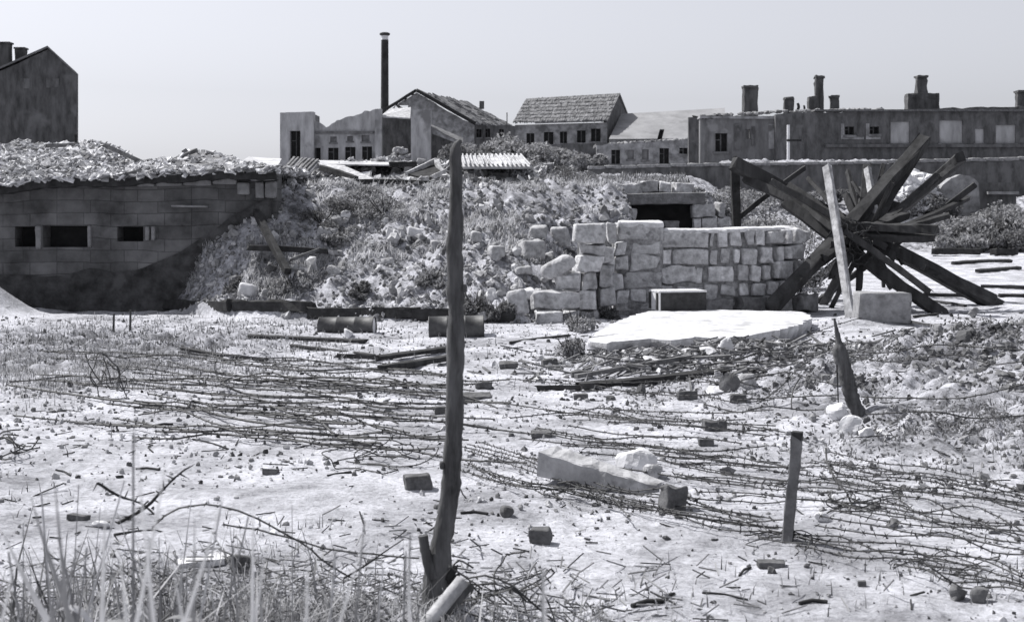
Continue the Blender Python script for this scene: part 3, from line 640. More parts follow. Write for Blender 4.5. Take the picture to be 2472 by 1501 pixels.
# ================================================================== BUNKER, LEFT
D = 24.5
t = thing('bunker', (X_(300, D), D + 3, -.2), 'dark squat masonry bunker with slit windows and a heap of tiles for a roof', 'bunker')
hl = [(36, 87, 547, 596), (104, 212, 545, 597), (283, 346, 547, 583)]
prof = [(-160, 452), (0, 446), (90, 436), (300, 431), (420, 424), (560, 416), (655, 410)]
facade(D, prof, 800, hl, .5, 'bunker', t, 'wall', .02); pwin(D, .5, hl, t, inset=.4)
pbox(D, .5, 655.3, 668, 412, 760, 'bunker', t, 'corner', .03)
facade(D - .05, [(-160, 652), (60, 657), (150, 668), (215, 655), (270, 662), (350, 640), (430, 606), (500, 566), (560, 524), (655, 478)], 800, [], .045, 'shade_tone', t, 'shade_plate', .10)  # added dark plate in the outline of the bowl-shaped shade
mb = MB(); rs = np.random.RandomState(41)
pl = lambda a, b, tp, bt, y=-.03: block(mb, (X_((a + b) / 2, D), D + y, (Z_(tp, D) + Z_(bt, D)) / 2), (X_(b, D) - X_(a, D), .16, Z_(tp, D) - Z_(bt, D)), .02, rs=rs, amp=.006, n=4)
pl(608, 664, 413, 437); pl(618, 640, 439, 478); pl(642, 668, 439, 478); pl(575, 605, 441, 470)
for a, b in ((445, 512), (380, 442), (335, 376), (515, 572)): pl(a, b, 427 + (300 - a) * .03 + 4, 452 + (300 - a) * .03)
mb.build('cornice_stone', 'bunker_pale', t)
mb = MB(); pl(88.5, 102, 545, 600, -.01); mb.build('window_pillar', 'bunker_pale', t)
mb = MB(); pl(352, 362, 547, 580, -.01); mb.build('window_jamb', 'bunker_pale', t); mb = MB(); pl(366, 376, 547, 580, -.01); mb.build('window_jamb', 'bunker_pale', t); mb = MB(); pl(213, 222, 546, 597, -.01); mb.build('window_jamb', 'bunker_pale', t)
mb = MB(); block(mb, (X_(465, D), D - .12, Z_(499, D)), (.62, .3, .035), .01, rs=rs, amp=.004); mb.build('ledge', 'bunker_pale', t)
for s_, y in ((-9.9, 0), (X_(655, D) - .5, 0)):
    mb = MB(); box(mb, (s_, D + .5, -.4), (s_ + .5, D + 6, 2.1)); mb.build('side_wall', 'bunker', t, smooth=False)
rx = [-200, 0, 40, 85, 150, 225, 262, 300, 330, 365, 410, 455, 500, 530, 560, 600, 640, 668]
rz = [360, 360, 350, 353, 349, 349, 362, 392, 404, 396, 388, 368, 370, 378, 394, 406, 412, 418]
def heap(x, y):
    p27 = x * F / 27 + CX; zr = EYE + (HOR - np.interp(p27, rx, rz)) * 27 / F
    p = x * F / 24.3 + CX; ze = EYE + (HOR - np.interp(p, [q[0] for q in prof], [q[1] for q in prof])) * 24.3 / F
    s = np.clip((y - 24.1) / 2.9, 0, 1); b = np.clip((y - 27.2) / 4, 0, 1)
    s = np.where(p27 > 420, s ** .8, s ** .95)
    return ze * (1 - s) + zr * s - .9 * b * b + .07 * fbm(x * 1.7, y * 1.7, 3, 51) + .03 * fbm(x * 7, y * 7, 2, 52)
xs = np.linspace(X_(-180, D), X_(668, D) + .05, 190); ys = np.linspace(24.12, 30.5, 110); X, Y = np.meshgrid(xs, ys); Z = heap(X, Y)
Zb = np.minimum(Z - .02, 2.0 + 0 * Z); n0, n1 = X.shape
i = np.arange(n0 - 1)[:, None] * n1 + np.arange(n1 - 1)[None]; f = np.stack([i, i + 1, i + n1 + 1, i + n1], -1).reshape(-1, 4)
mb = MB(); mb.add(np.stack([X, Y, Z], -1).reshape(-1, 3), f)
front = np.stack([np.stack([X[0], Y[0], Z[0]], -1), np.stack([X[0], Y[0], Z[0] - .14], -1)], 1).reshape(-1, 3)
k = np.arange(n1 - 1)[:, None] * 2; ev = MB(); ev.add(front, k + np.array([[0, 1, 3, 2]])); ev.add(np.stack([front[1::2], front[1::2] + [0, .5, .0]], 1).reshape(-1, 3), k + np.array([[0, 1, 3, 2]])); ev.build('eave', 'dark_wood', t, smooth=False)
rs = np.random.RandomState(43); n = 9500; cx = rs.uniform(xs[0], xs[-1], n); cy = rs.uniform(24.1, 28.2, n)
p27 = cx * F / cy + CX; keep = rs.rand(n) < np.where((p27 > 405) & (p27 < 545) & (cy > 24.7), .06, np.where((p27 > 100) & (p27 < 215) & (cy > 26), .4, 1)); cx, cy = cx[keep], cy[keep]
C = np.stack([cx, cy, heap(cx, cy) + rs.uniform(0, .03, len(cx))], 1)
plates(mb, C, np.stack([rs.uniform(.07, .24, len(C)), rs.uniform(.06, .14, len(C))], 1), rs, .6, np.array([0, -.25, 0]), .022)
roof = mb.build('roof', mat('roof_rubble', .46, .4, 6, .95, .5, 25, patch=(.2, 1.3, .62), island=.6), t, smooth=False)
mb = MB()
for a, b in (((275, 428), (332, 415)), ((590, 414), (650, 404)), ((250, 350), (345, 392)), ((110, 352), (190, 350)), ((420, 386), (475, 362))):
    mb = MB(); beam(mb, at(a[0], a[1], 24.1 if a[1] > 400 else 26.2), at(b[0], b[1], 24.2 if a[1] > 400 else 26.6), .05, .07, rs=rs); mb.build('roof_batten', 'grey_wood', t)
tag(tube(MB(), [at(183, 345, 26.9), at(183, 325, 26.9)], [.03, .03], 6).build('chimney_pipe', 'dark_wood'), 'tiny dark pipe standing on the bunker roof beside the gabled house', 'pipe')
# thin iron stakes at the bunker foot
for a, tp, bt in ((274, 757, 800), (314, 748, 802)):
    p = hit(a, bt); top = at(a + 1, tp, p.y)
    tag(tube(MB(), [p - Vector((0, 0, .05)), top], [.018, .015], 6).build('iron_stake', 'rust', origin=p), 'short iron stake before the bunker, %s of the pair' % ('left' if a < 300 else 'right'), 'stake', 'iron stakes before the bunker')
# ================================================================== COLLAPSED ROOF ON THE CREST
def sheet(pts, th, m, name, label, cat, grp=None):
    q = [np.array(at(*p)) for p in pts]; n = np.cross(q[1] - q[0], q[2] - q[0]); n /= np.linalg.norm(n); n *= np.sign(n[2]) or 1
    mb = MB(); prism(mb, q, th, n); return tag(mb.build(name, m, smooth=False), label, cat, grp)
def ribbed(pts, m, label, nrib=7, rm='grey_wood', rw=.05):
    o = sheet(pts, .05, m, 'roof_panel', label, 'roof panel'); 
    t = thing('tmp', o.location, label, 'roof panel'); WO['tmp'] = np.array(o.location); q = [np.array(at(*p)) for p in pts]; mb = MB()
    for i in range(nrib):
        s = (i + .5) / nrib; beam(mb, q[0] * (1 - s) + q[1] * s + [0, 0, .09], q[3] * (1 - s) + q[2] * s + [0, 0, .075], rw, .04)
    r = mb.build('rib', rm, t); w_ = WO['tmp']; r.parent = o; bpy.data.objects.remove(t); return o
ribbed([(668, 428, 30.5), (738, 434, 30.3), (772, 394, 32.5), (706, 387, 32.8)], 'sheet', 'pale ribbed roof panel lying on the crest right of the bunker')
ribbed([(1118, 408, 31), (1286, 408, 31), (1262, 380, 34), (1112, 380, 34)], 'sheet', 'wide bright roof panel on the crest right of the tall stake', 15, 'sheet', .03)
sheet([(768, 398, 32.2), (830, 404, 31.6), (915, 442, 29.8), (850, 446, 29.6)], .05, 'tile', 'roof_panel', 'grey roof panel sliding down the crest beside the ribbed one', 'roof panel')
sheet([(985, 424, 31), (1052, 390, 32), (1078, 418, 31), (1030, 436, 30.5)], .04, 'dark_wood', 'roof_panel', 'dark boarded roof panel under a broken pale frame', 'roof panel')
sheet([(575, 400, 31.8), (672, 404, 31.4), (680, 388, 33), (600, 384, 33.4)], .05, 'sheet', 'roof_panel', 'small bright panel on the crest just behind the bunker corner', 'roof panel')
sheet([(765, 399, 32.6), (1010, 402, 32.4), (1000, 393, 34), (770, 390, 34)], .03, 'sheet', 'roof_panel', 'flat bright panel under the factory windows', 'roof panel')
def timber(a, b, d0, d1, w_, h_, m, label, cat='beam', grp=None, name='beam', roll=0, seg=6, jit=.04, lift=0, split=.02):
    p0, p1 = Vector(at(a[0], a[1], d0)), Vector(at(b[0], b[1], d1)); mb = MB(); beam(mb, p0 + Vector((0, 0, lift)), p1 + Vector((0, 0, lift)), w_, h_, roll, np.random.RandomState(int(a[0] + b[1])), seg, jit, 1, split)
    return tag(mb.build(name, m, smooth=False), label, cat, grp)
timber((983, 420), (1050, 388), 31, 31.6, .06, .1, 'pale_wood', 'pale board on the crest, left rafter of a broken frame')
timber((1048, 388), (1086, 434), 31.6, 30.6, .06, .1, 'pale_wood', 'pale board on the crest, right rafter of a broken frame')
timber((1045, 428), (1075, 414), 30.5, 30.7, .05, .1, 'pale_wood', 'short pale board across the foot of the broken frame')
timber((690, 432), (812, 452), 29.6, 29.2, .12, .14, 'dark_wood', 'dark beam lying on the crest beside the ribbed panel')
timber((820, 440), (1078, 446), 29.2, 29.4, .1, .1, 'dark_wood', 'long dark beam along the edge of the crest')
timber((775, 405), (860, 432), 31, 30, .1, .12, 'dark_wood', 'dark beam slanting down over the grey roof panel')
timber((940, 398), (1005, 396), 32, 32, .12, .12, 'dark_wood', 'short dark beam below the factory recess')
_rv = []
_rq = np.random.RandomState(17)
for _ in range(24):
    _m = MB(); rock(_m, (0, 0, 0), (2, 2, 2), _rq, 2, .5, 7); _rv.append(_m.v[0])
_rv = np.array(_rv); _rf = CS[2][1]
def oct_bits(mb, C, s, rs):
    """many small broken stones"""
    n = len(C); V = _rv[rs.randint(0, len(_rv), n)] * s[:, None, :]
    a = rs.uniform(0, 6.28, n); b = rs.uniform(-.6, .6, n); c, q = np.cos(b)[:, None], np.sin(b)[:, None]
    V = np.stack([V[..., 0], V[..., 1] * c - V[..., 2] * q, V[..., 1] * q + V[..., 2] * c], -1); c, q = np.cos(a)[:, None], np.sin(a)[:, None]
    V = np.stack([V[..., 0] * c - V[..., 1] * q, V[..., 0] * q + V[..., 1] * c, V[..., 2]], -1) + C[:, None]; k = V.shape[1]
    mb.add(V.reshape(-1, 3), (np.arange(n)[:, None, None] * k + _rf[None]).reshape(-1, 4)); return mb
def stuff(o): o['kind'] = 'stuff'; return o
rs = np.random.RandomState(61)
def scatter(n, y0, y1, p=1.0, t0=-.42, t1=.42):
    u = rs.uniform(0, 1, n); y = (y0 ** (1 - p) + u * (y1 ** (1 - p) - y0 ** (1 - p))) ** (1 / (1 - p)) if abs(p - 1) > 1e-3 else y0 * (y1 / y0) ** u
    return rs.uniform(t0, t1, n) * y, y
# tiles over the crest
n = 3600; x = rs.uniform(-5.4, 1.0, n); y = rs.uniform(29, 35.5, n); k = rs.rand(n) < np.clip(.25 + (y - 29) * .25, 0, 1); x, y = x[k], y[k]
mb = MB(); plates(mb, np.stack([x, y, H(x, y) + rs.uniform(0, .12, len(x))], 1), np.stack([rs.uniform(.12, .4, len(x)), rs.uniform(.1, .22, len(x))], 1), rs, .8, np.array([0, -.3, 0]), .025)
stuff(mb.build('roof_rubble', 'tile', smooth=False))
# ================================================================== SLOPE: rubble, grass, weeds
def on_talus(n, lo=-.1, hi=1.15):
    x = rs.uniform(-6.2, 4.6, n); s = rs.uniform(lo, hi, n); run = np.interp(x, [-6, -4.25, -2.5, 1.0, 1.65, 2.25, 2.35, 4.2, 5], [2.2, 2.9, 5.6, 5.2, 4.4, 3.5, .7, 1.0, 3]); return x, foot(x) + s * run
x, y = on_talus(6500); s = (rs.uniform(.010, .05, len(x)) * (1 + 1.6 * (rs.rand(len(x)) < .06)))[:, None] * rs.uniform(.6, 1.3, (len(x), 3))
pat = fbm(x * .8, y * .8, 2, 71) > -.15; x, y, s = x[pat], y[pat], s[pat]
stuff(oct_bits(MB(), np.stack([x, y, H(x, y) + s[:, 2] * .3], 1), s, rs).build('slope_rubble', 'rubble', smooth=False))
x, y = on_talus(2600); s = rs.uniform(.012, .055, len(x))[:, None] * rs.uniform(.6, 1.3, (len(x), 3))
stuff(oct_bits(MB(), np.stack([x, y, H(x, y) + s[:, 2] * .3], 1), s, rs).build('slope_rubble', 'stone_dark', smooth=False))
x, y = on_talus(52000, 0, 1.3); k = fbm(x * 1.1 + y * .4, y * 1.1, 3, 77) > .08; x, y = x[k], y[k]
stuff(blades(MB(), np.stack([x, y, H(x, y)], 1), .12, .02, rs, .9).build('dry_grass', 'grass', smooth=False))
x, y = on_talus(14000, 0, 1.3); k = fbm(x * 1.3, y * 1.3, 3, 79) > .34; x, y = x[k], y[k]
C = np.stack([x, y, H(x, y) + rs.uniform(0, .10, len(x))], 1)
stuff(leaves(MB(), C, .05, rs).build('low_weeds', 'leaf', smooth=False))
x = rs.uniform(-6, 9, 26000); y = rs.uniform(28.5, 60, 26000); k = (x < edge(y)) & (fbm(x * .5, y * .5, 3, 78) > -.1); x, y = x[k], y[k]
stuff(blades(MB(), np.stack([x, y, H(x, y)], 1), .22, .05, rs, .8).build('dry_grass', 'reed', smooth=False))
def weed(px, py, w_, h_, label, m='leaf', n=1100, s=.055, seed=1, grp='weeds on the slope and field'):
    p = hit(px, py); r = np.random.RandomState(seed + int(px)); k = p.y / F; W, Hh = w_ * k, h_ * k * .72
    t = thing('weed', p - Vector((0, 0, .03)), label, 'weed', grp); C = []
    for b in range(7):
        c = np.array([p.x + r.uniform(-.4, .4) * W, p.y + r.uniform(-.3, .3) * W, 0]); c[2] = Hs(c[0], c[1]) + Hh * r.uniform(.15, .6); q = r.normal(size=(n // 7, 3)); q /= np.linalg.norm(q, axis=1)[:, None]
        C.append(c + q * np.array([W * .26, W * .26, Hh * .34]) * r.uniform(.3, 1, (len(q), 1)))
    leaves(MB(), np.concatenate(C), s, r).build('foliage', m, t, smooth=False); mb = MB()
    for b in range(9):
        a = r.uniform(-.4, .4, 2) * W; tube(mb, [(p.x, p.y, p.z - .03), (p.x + a[0] * .6, p.y + a[1] * .6, p.z + Hh * .5), (p.x + a[0], p.y + a[1], p.z + Hh * r.uniform(.8, 1.1))], [.008, .006, .003], 4)
    mb.build('stem', 'dark_wood', t); return t
for px, py, w_, h_, l, m in [
    (775, 545, 110, 60, 'dark leafy weed on the slope beside the bunker, lower left of a cluster', 'leaf'), (850, 520, 120, 60, 'dark leafy weed in the middle of the cluster on the slope', 'leaf'),
    (925, 520, 110, 60, 'leafy weed at the right of the cluster on the slope', 'leaf_pale'), (820, 585, 90, 50, 'small weed below the cluster on the slope', 'leaf_pale'), (880, 480, 110, 50, 'pale weed at the top of the slope cluster', 'leaf_pale'),
    (1040, 690, 70, 55, 'round weed on the slope left of the tall stake', 'leaf_pale'), (865, 715, 55, 40, 'small dark weed low on the slope', 'leaf'), (700, 690, 90, 60, 'grey weed on the lower slope beside the diagonal beam', 'leaf_pale'),
    (1150, 770, 80, 90, 'weed behind the second drum', 'leaf'), (1205, 770, 70, 60, 'weed between the drum and the stepped stones', 'leaf'), (1395, 800, 90, 70, 'pale bushy weed at the foot of the stepped stones', 'leaf_pale'), (1375, 860, 80, 70, 'grey weed at the left end of the concrete slab', 'leaf_pale'),
    (1470, 770, 50, 40, 'weed in the angle between stone steps and slab', 'leaf'), (1990, 640, 90, 90, 'weed behind the right end of the stone wall', 'leaf_pale'), (1330, 420, 120, 50, 'bushy weed on the crest below the tiled house', 'leaf'), (1400, 430, 110, 40, 'low weed on the crest left of the stone doorway', 'leaf'),
    (560, 715, 50, 40, 'small weed at the lower left of the slope', 'leaf')]:
    weed(px, py, w_, h_, l, m)
for px, py in ((1820, 545), (1870, 540), (1930, 555), (1760, 470), (1850, 480)):
    d = 27.0 if py > 500 else 31; p = at(px, py + 15, d); zb = Hs(p.x, p.y); r = np.random.RandomState(px)
    t = thing('weed', (p.x, p.y, zb), 'tangled grey weed growing behind the curved stone wall', 'weed', 'weeds behind the stone wall'); Hh = max(Z_(py - 20, d) - zb, .4); C = np.array([p.x, p.y, zb]) + r.normal(size=(1500, 3)) * [.32, .25, 0] + np.stack([0 * r.rand(1500), 0 * r.rand(1500), r.uniform(.1, 1, 1500) * Hh], 1)
    C[:, 2] -= np.abs(C[:, 0] - p.x) * .7 * r.rand(1500); leaves(MB(), C, .075, r).build('foliage', 'leaf_pale', t, smooth=False)
    mb = MB()
    for b in range(8): a = r.uniform(-.3, .3, 2); tube(mb, [(p.x, p.y, zb - .03), (p.x + a[0] * .5, p.y + a[1] * .5, zb + Hh * .5), (p.x + a[0], p.y + a[1], zb + Hh * .95)], [.012, .008, .004], 4)
    mb.build('stem', 'dark_wood', t)
# loose stones on the slope
SG = 'loose stones fallen on the slope'
for px, py, w_, h_, l in [(1301, 577, 40, 32, 'rounded stone high on the slope, left of an upright one'), (1352, 597, 44, 50, 'upright stone on the slope beside the stepped wall'), (1201, 618, 38, 28, 'small dark stone just right of the tall stake'), (1282, 628, 58, 46, 'largest loose stone on the middle of the slope'),
        (1325, 630, 32, 28, 'small stone between the largest loose stone and the stepped wall'), (1262, 668, 44, 22, 'flat stone below the largest loose stone'), (1152, 590, 30, 26, 'stone close to the right side of the tall stake'), (1052, 605, 40, 28, 'loose stone left of the tall stake'), (1000, 575, 34, 24, 'small pale stone left of the tall stake'),
        (790, 575, 46, 26, 'dark stone under the weeds on the slope'), (600, 712, 42, 28, 'bright stone low on the slope near the bunker'), (640, 480, 46, 20, 'pale stone beside the bunker corner'), (1250, 760, 46, 60, 'dark stone at the foot of the stepped wall'), (1262, 722, 60, 26, 'bright slanted stone above the foot of the stepped wall'), (1160, 780, 30, 26, 'stone on top of the second drum side'), (940, 640, 34, 20, 'flat grey stone in the middle of the slope'), (1100, 520, 30, 18, 'flat pale stone near the top of the slope')]:
    p = hit(px, py); k = p.y / F; r = np.random.RandomState(px); mb = MB()
    block(mb, (p.x, p.y, p.z + h_ * k * .42), (w_ * k, w_ * k * .8, h_ * k), .05, r.uniform(-.4, .4), r, .018, 6, (r.uniform(-.2, .2), r.uniform(-.2, .2)), 7)
    tag(mb.build('loose_stone', 'pale_stone' if 'pale' in l or 'bright' in l else 'stone'), l, 'stone', SG)
rl = np.random.RandomState(64)
for i in range(46):
    px, py = rl.uniform(1090, 1400), rl.uniform(500, 730)
    if i % 3 == 0: px, py = rl.uniform(660, 1060), rl.uniform(480, 730)
    if px > 1330 and py > 610: continue
    p = hit(px, py); w_ = rl.uniform(.09, .26); mb = MB(); rock(mb, (p.x, p.y, p.z + w_ * .22), (w_, w_ * rl.uniform(.7, 1), w_ * rl.uniform(.5, .9)), rl, 6, .2, 8)
    tag(mb.build('fallen_stone', 'stone' if i % 4 else 'pale_stone', smooth=False), 'rough broken stone tumbled on the grassy slope between bunker and stone walls', 'stone', 'rough stones tumbled down the slope')
# beams and boards on the slope
timber((618, 512), (694, 655), 24.0, 22.7, .1, .12, 'dark_wood', 'dark beam lying diagonally down the slope beside the bunker')
timber((600, 598), (790, 607), 23.4, 23.3, .06, .09, 'dark_wood', 'thin dark board lying level across the slope by the diagonal beam')
timber((700, 628), (770, 602), 23.0, 23.3, .05, .05, 'grey_wood', 'short grey stick leaning over the level board')
FG = 'added dark beams for the shaded step at the slope foot'
for (a, b, l) in (((396, 746), (560, 750), 'added dark beam for the shaded slope step, nearest the bunker'), ((565, 749), (757, 752), 'added dark beam for the shaded slope step, middle of the row'), ((745, 765), (1010, 770), 'added dark beam for the shaded step behind the first drum'), ((1000, 770), (1240, 775), 'added dark beam for the shaded step behind the second drum')):
    pa, pb = hit(*a), hit(*b); mb = MB(); beam(mb, pa + Vector((0, 0, .05)), pb + Vector((0, 0, .05)), .16, .17, .1, np.random.RandomState(a[0]), 8, .07, 1, .03); tag(mb.build('beam', 'dark_wood', smooth=False), l, 'beam', FG)  # timbers added for the dark, shaded face of the low step
# ================================================================== STONE WALLS
def wd(px): return np.interp(px, [1230, 1290, 1390, 1480, 1520, 1600, 1720], [20.4, 20.8, 21.6, 22.6, 22.9, 23.0, 23.0])
def stones(mb, lst, d, rs, dep=.3, amp=.012, arc=None):
    for (a, b, t_, bt) in lst:
        D = d((a + b) / 2) if callable(d) else d; k = D / F; x = X_((a + b) / 2, D); y = D; rz = rs.uniform(-.06, .06); w_ = (b - a) * k
        if arc:
            x0, Rr = arc
            if x > x0: q = min((x - x0) / Rr, .93); y = D + Rr - math.sqrt(Rr * Rr * (1 - q * q)); rz += math.asin(q); w_ /= math.sqrt(1 - q * q)
        sk = y / D; z = EYE + (Z_((t_ + bt) / 2, D) - EYE) * sk; x *= sk
        block(mb, (x - dep / 2 * -math.sin(rz), y + dep / 2 * math.cos(rz) + rs.uniform(-.03, .02), z), (w_ - .004, dep, (bt - t_) * k - .004), .018, rz, rs, amp, 8, (rs.uniform(-.03, .03), rs.uniform(-.03, .03)))
rs2 = np.random.RandomState(81)
t = thing('curved_stone_wall', (X_(1750, 23.2), 23.5, 0), 'curved wall of squared stones with a bright flat top, behind the crate', 'stone wall')
rows = [[(1598, 1714, 559, 598), (1716, 1725, 560, 597), (1728, 1750, 557, 596), (1753, 1784, 557, 597), (1788, 1807, 556, 594), (1808, 1832, 556, 592), (1834, 1870, 555, 592), (1871, 1886, 554, 590), (1888, 1930, 552, 586)],
        [(1592, 1619, 601, 640), (1627, 1711, 602, 639), (1713, 1731, 602, 638), (1735, 1757, 600, 637), (1761, 1775, 601, 636), (1779, 1813, 600, 637), (1816, 1850, 598, 636), (1853, 1867, 595, 634), (1869, 1914, 592, 627)],
        [(1592, 1679, 643, 682), (1682, 1700, 645, 682), (1704, 1767, 643, 682), (1770, 1797, 641, 680), (1799, 1822, 640, 680), (1824, 1840, 640, 676), (1846, 1894, 632, 672), (1897, 1925, 630, 668)],
        [(1592, 1626, 688, 722), (1630, 1700, 690, 724), (1701, 1733, 688, 736), (1736, 1770, 686, 716), (1775, 1798, 685, 714), (1800, 1832, 684, 714), (1834, 1861, 680, 712), (1864, 1900, 676, 706)],
        [(1592, 1640, 727, 745), (1642, 1700, 727, 745)]]
mb = MB()
ARC = (X_(1715, 23), 1.75)
for r_ in rows: stones(mb, r_, 23.0, rs2, .32, .012, ARC)
mb.build('masonry', 'stone', t)
# core and top of the wall, following the same curve
pts = [(X_(1592, 23), 23.0), (X_(1715, 23), 23.0)] + [(ARC[0] + ARC[1] * math.sin(a), 23 + ARC[1] * (1 - math.cos(a))) for a in np.linspace(.1, 1.3, 12)]
inn = [(p[0] - .0, p[1] + .45) for p in pts[:2]] + [(ARC[0] + (ARC[1] - .45) * math.sin(a), 23 + ARC[1] - (ARC[1] - .45) * math.cos(a)) for a in np.linspace(.1, 1.3, 12)]
out = [(pts[0][0], pts[0][1] + .06), (pts[1][0], pts[1][1] + .06)] + [(ARC[0] + (ARC[1] - .06) * math.sin(a), 23 + ARC[1] - (ARC[1] - .06) * math.cos(a)) for a in np.linspace(.1, 1.3, 12)]
zt = lambda x: Z_(np.interp(x, [pts[0][0], X_(1720, 23), X_(1930, 23)], [561, 559, 556]), 23)
mb = MB(); V = []
for o_, i_ in zip(out, inn): V += [(o_[0], o_[1], -.1), (o_[0], o_[1], zt(o_[0])), (i_[0], i_[1], zt(i_[0])), (i_[0], i_[1], -.1)]
n = len(out); fc = [(4 * i + k, 4 * i + 4 + k, 4 * i + 4 + (k + 1) % 4, 4 * i + (k + 1) % 4) for i in range(n - 1) for k in range(4)] + [(3, 2, 1, 0), (4 * n - 4, 4 * n - 3, 4 * n - 2, 4 * n - 1)]
mb.add(V, fc); mb.build('mortar_core', 'mortar', t, smooth=False)
mb = MB(); rs3 = np.random.RandomState(83); So = spline(np.array([(a, b - .09, 0) for a, b in out]), .06); Si = spline(np.array([(a, b + .05, 0) for a, b in inn]), .06); m_ = 90
ri = lambda S: np.stack([np.interp(np.linspace(0, 1, m_), np.linspace(0, 1, len(S)), S[:, c]) for c in (0, 1)], 1)
So, Si = ri(So) + rs3.normal(size=(m_, 2)) * .008, ri(Si) + rs3.normal(size=(m_, 2)) * .012; zc_ = np.array([zt(x) for x in So[:, 0]]) + .03 + .02 * vnoise(So[:, 0] * 6, So[:, 1] * 6, 5)
rows_ = [np.c_[So + (Si - So) * f_, zc_ + dz] for f_, dz in ((.06, -.05), (0, -.012), (.08, .02), (.5, .03), (.92, .02), (1, -.012), (.94, -.05))]
mb.add(np.stack(rows_, 1).reshape(-1, 3), [(7 * a + b, 7 * a + (b + 1) % 7, 7 * a + 7 + (b + 1) % 7, 7 * a + 7 + b)[::-1] for a in range(m_ - 1) for b in range(7)] + [tuple(range(7))[::-1], tuple(range(7 * m_ - 7, 7 * m_))])
mb.build('coping', 'pale_stone', t)
mb = MB(); stones(mb, [(1704, 1768, 720, 752), (1770, 1830, 718, 752), (1832, 1888, 714, 752), (1890, 1940, 712, 752)], 22.8, rs2, .4, .02, ARC); mb.build('footing', 'stone_dark', t)
t = thing('stone_pier', (X_(1540, 22.9), 23, 0), 'pier of rough squared stones with a bright capstone between steps and curved wall', 'stone pier')
mb = MB(); stones(mb, [(1488, 1598, 538, 580), (1464, 1486, 540, 585), (1484, 1511, 583, 617), (1522, 1592, 583, 614), (1486, 1518, 620, 655), (1520, 1590, 617, 652), (1508, 1591, 656, 696), (1470, 1505, 660, 700), (1522, 1556, 699, 730), (1485, 1518, 702, 735), (1558, 1590, 700, 728), (1480, 1590, 734, 752)], wd, rs2, .4, .016); mb.build('masonry', 'stone', t)
mb = MB(); block(mb, (X_(1540, 22.95), 23.1, .55), (.8, .3, 1.7), .05, 0, rs2, .02); mb.build('mortar_core', 'mortar', t)
mb = MB(); block(mb, (X_(1548, 22.95), 23.15, Z_(541, 22.95)), (.72, .46, .10), .04, .03, rs2, .014, 6, (.05, 0)); mb.build('capstone', 'pale_stone', t)
t = thing('stepped_stone_wall', (X_(1380, 21.5), 21.7, 0), 'broken end of a rough stone wall stepping down to the left', 'stone wall')
mb = MB(); stones(mb, [(1387, 1462, 541, 586), (1400, 1462, 588, 617), (1390, 1452, 621, 657), (1344, 1404, 661, 701), (1408, 1444, 660, 701), (1448, 1484, 640, 690), (1284, 1396, 707, 750), (1399, 1441, 704, 747), (1444, 1484, 695, 740), (1446, 1482, 600, 638), (1290, 1356, 756, 797), (1360, 1400, 752, 780), (1402, 1450, 750, 775)], wd, rs2, .42, .02); mb.build('masonry', 'stone', t)
mb = MB(); block(mb, (X_(1347, 21.3), 21.6, Z_(645, 21.3)), (.46, .4, .25), .09, .1, rs2, .02, 6, (0, -.55)); mb.build('slanted_stone', 'stone', t)
mb = MB(); block(mb, (X_(1440, 22.2), 22.75, .5), (.5, .3, 1.5), .06, .5, rs2, .03); block(mb, (X_(1395, 21.8), 22.25, .25), (.5, .3, .95), .06, .5, rs2, .03); mb.build('mortar_core', 'mortar', t)
# stone doorway in the slope
D = 28.5; t = thing('stone_doorway', (X_(1605, D), 28.8, 1.0), 'dark doorway under a heavy lintel set in the slope above the stone walls', 'doorway')
mb = MB(); stones(mb, [(1440, 1468, 500, 536), (1470, 1490, 503, 536), (1491, 1513, 501, 533), (1514, 1537, 504, 536), (1445, 1475, 538, 565), (1478, 1536, 538, 565)], D, rs2, .5, .016); mb.build('left_jamb', 'stone', t)
mb = MB(); stones(mb, [(1673, 1728, 494, 525), (1730, 1748, 490, 521), (1678, 1696, 529, 552), (1698, 1734, 527, 550), (1736, 1764, 523, 548), (1675, 1730, 553, 575)], D, rs2, .5, .016); mb.build('right_jamb', 'stone', t)
mb = MB(); beam(mb, at(1517, 481, D) + Vector((0, .12, 0)), at(1702, 478, D) + Vector((0, .12, 0)), .34, .23, 0, rs2, 8, .02); mb.build('lintel', 'stone_dark', t, smooth=False)
mb = MB(); stones(mb, [(1458, 1552, 442, 470), (1553, 1592, 436, 466), (1594, 1622, 440, 466), (1624, 1672, 441, 466)], D + .1, rs2, .5, .018); mb.build('top_stones', 'stone', t)
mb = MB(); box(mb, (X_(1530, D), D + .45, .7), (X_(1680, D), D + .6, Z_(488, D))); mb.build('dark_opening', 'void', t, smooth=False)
mb = MB(); stones(mb, [(1602, 1642, 532, 556)], D, rs2, .3, .02); mb.build('fallen_stone', 'stone_dark', t)
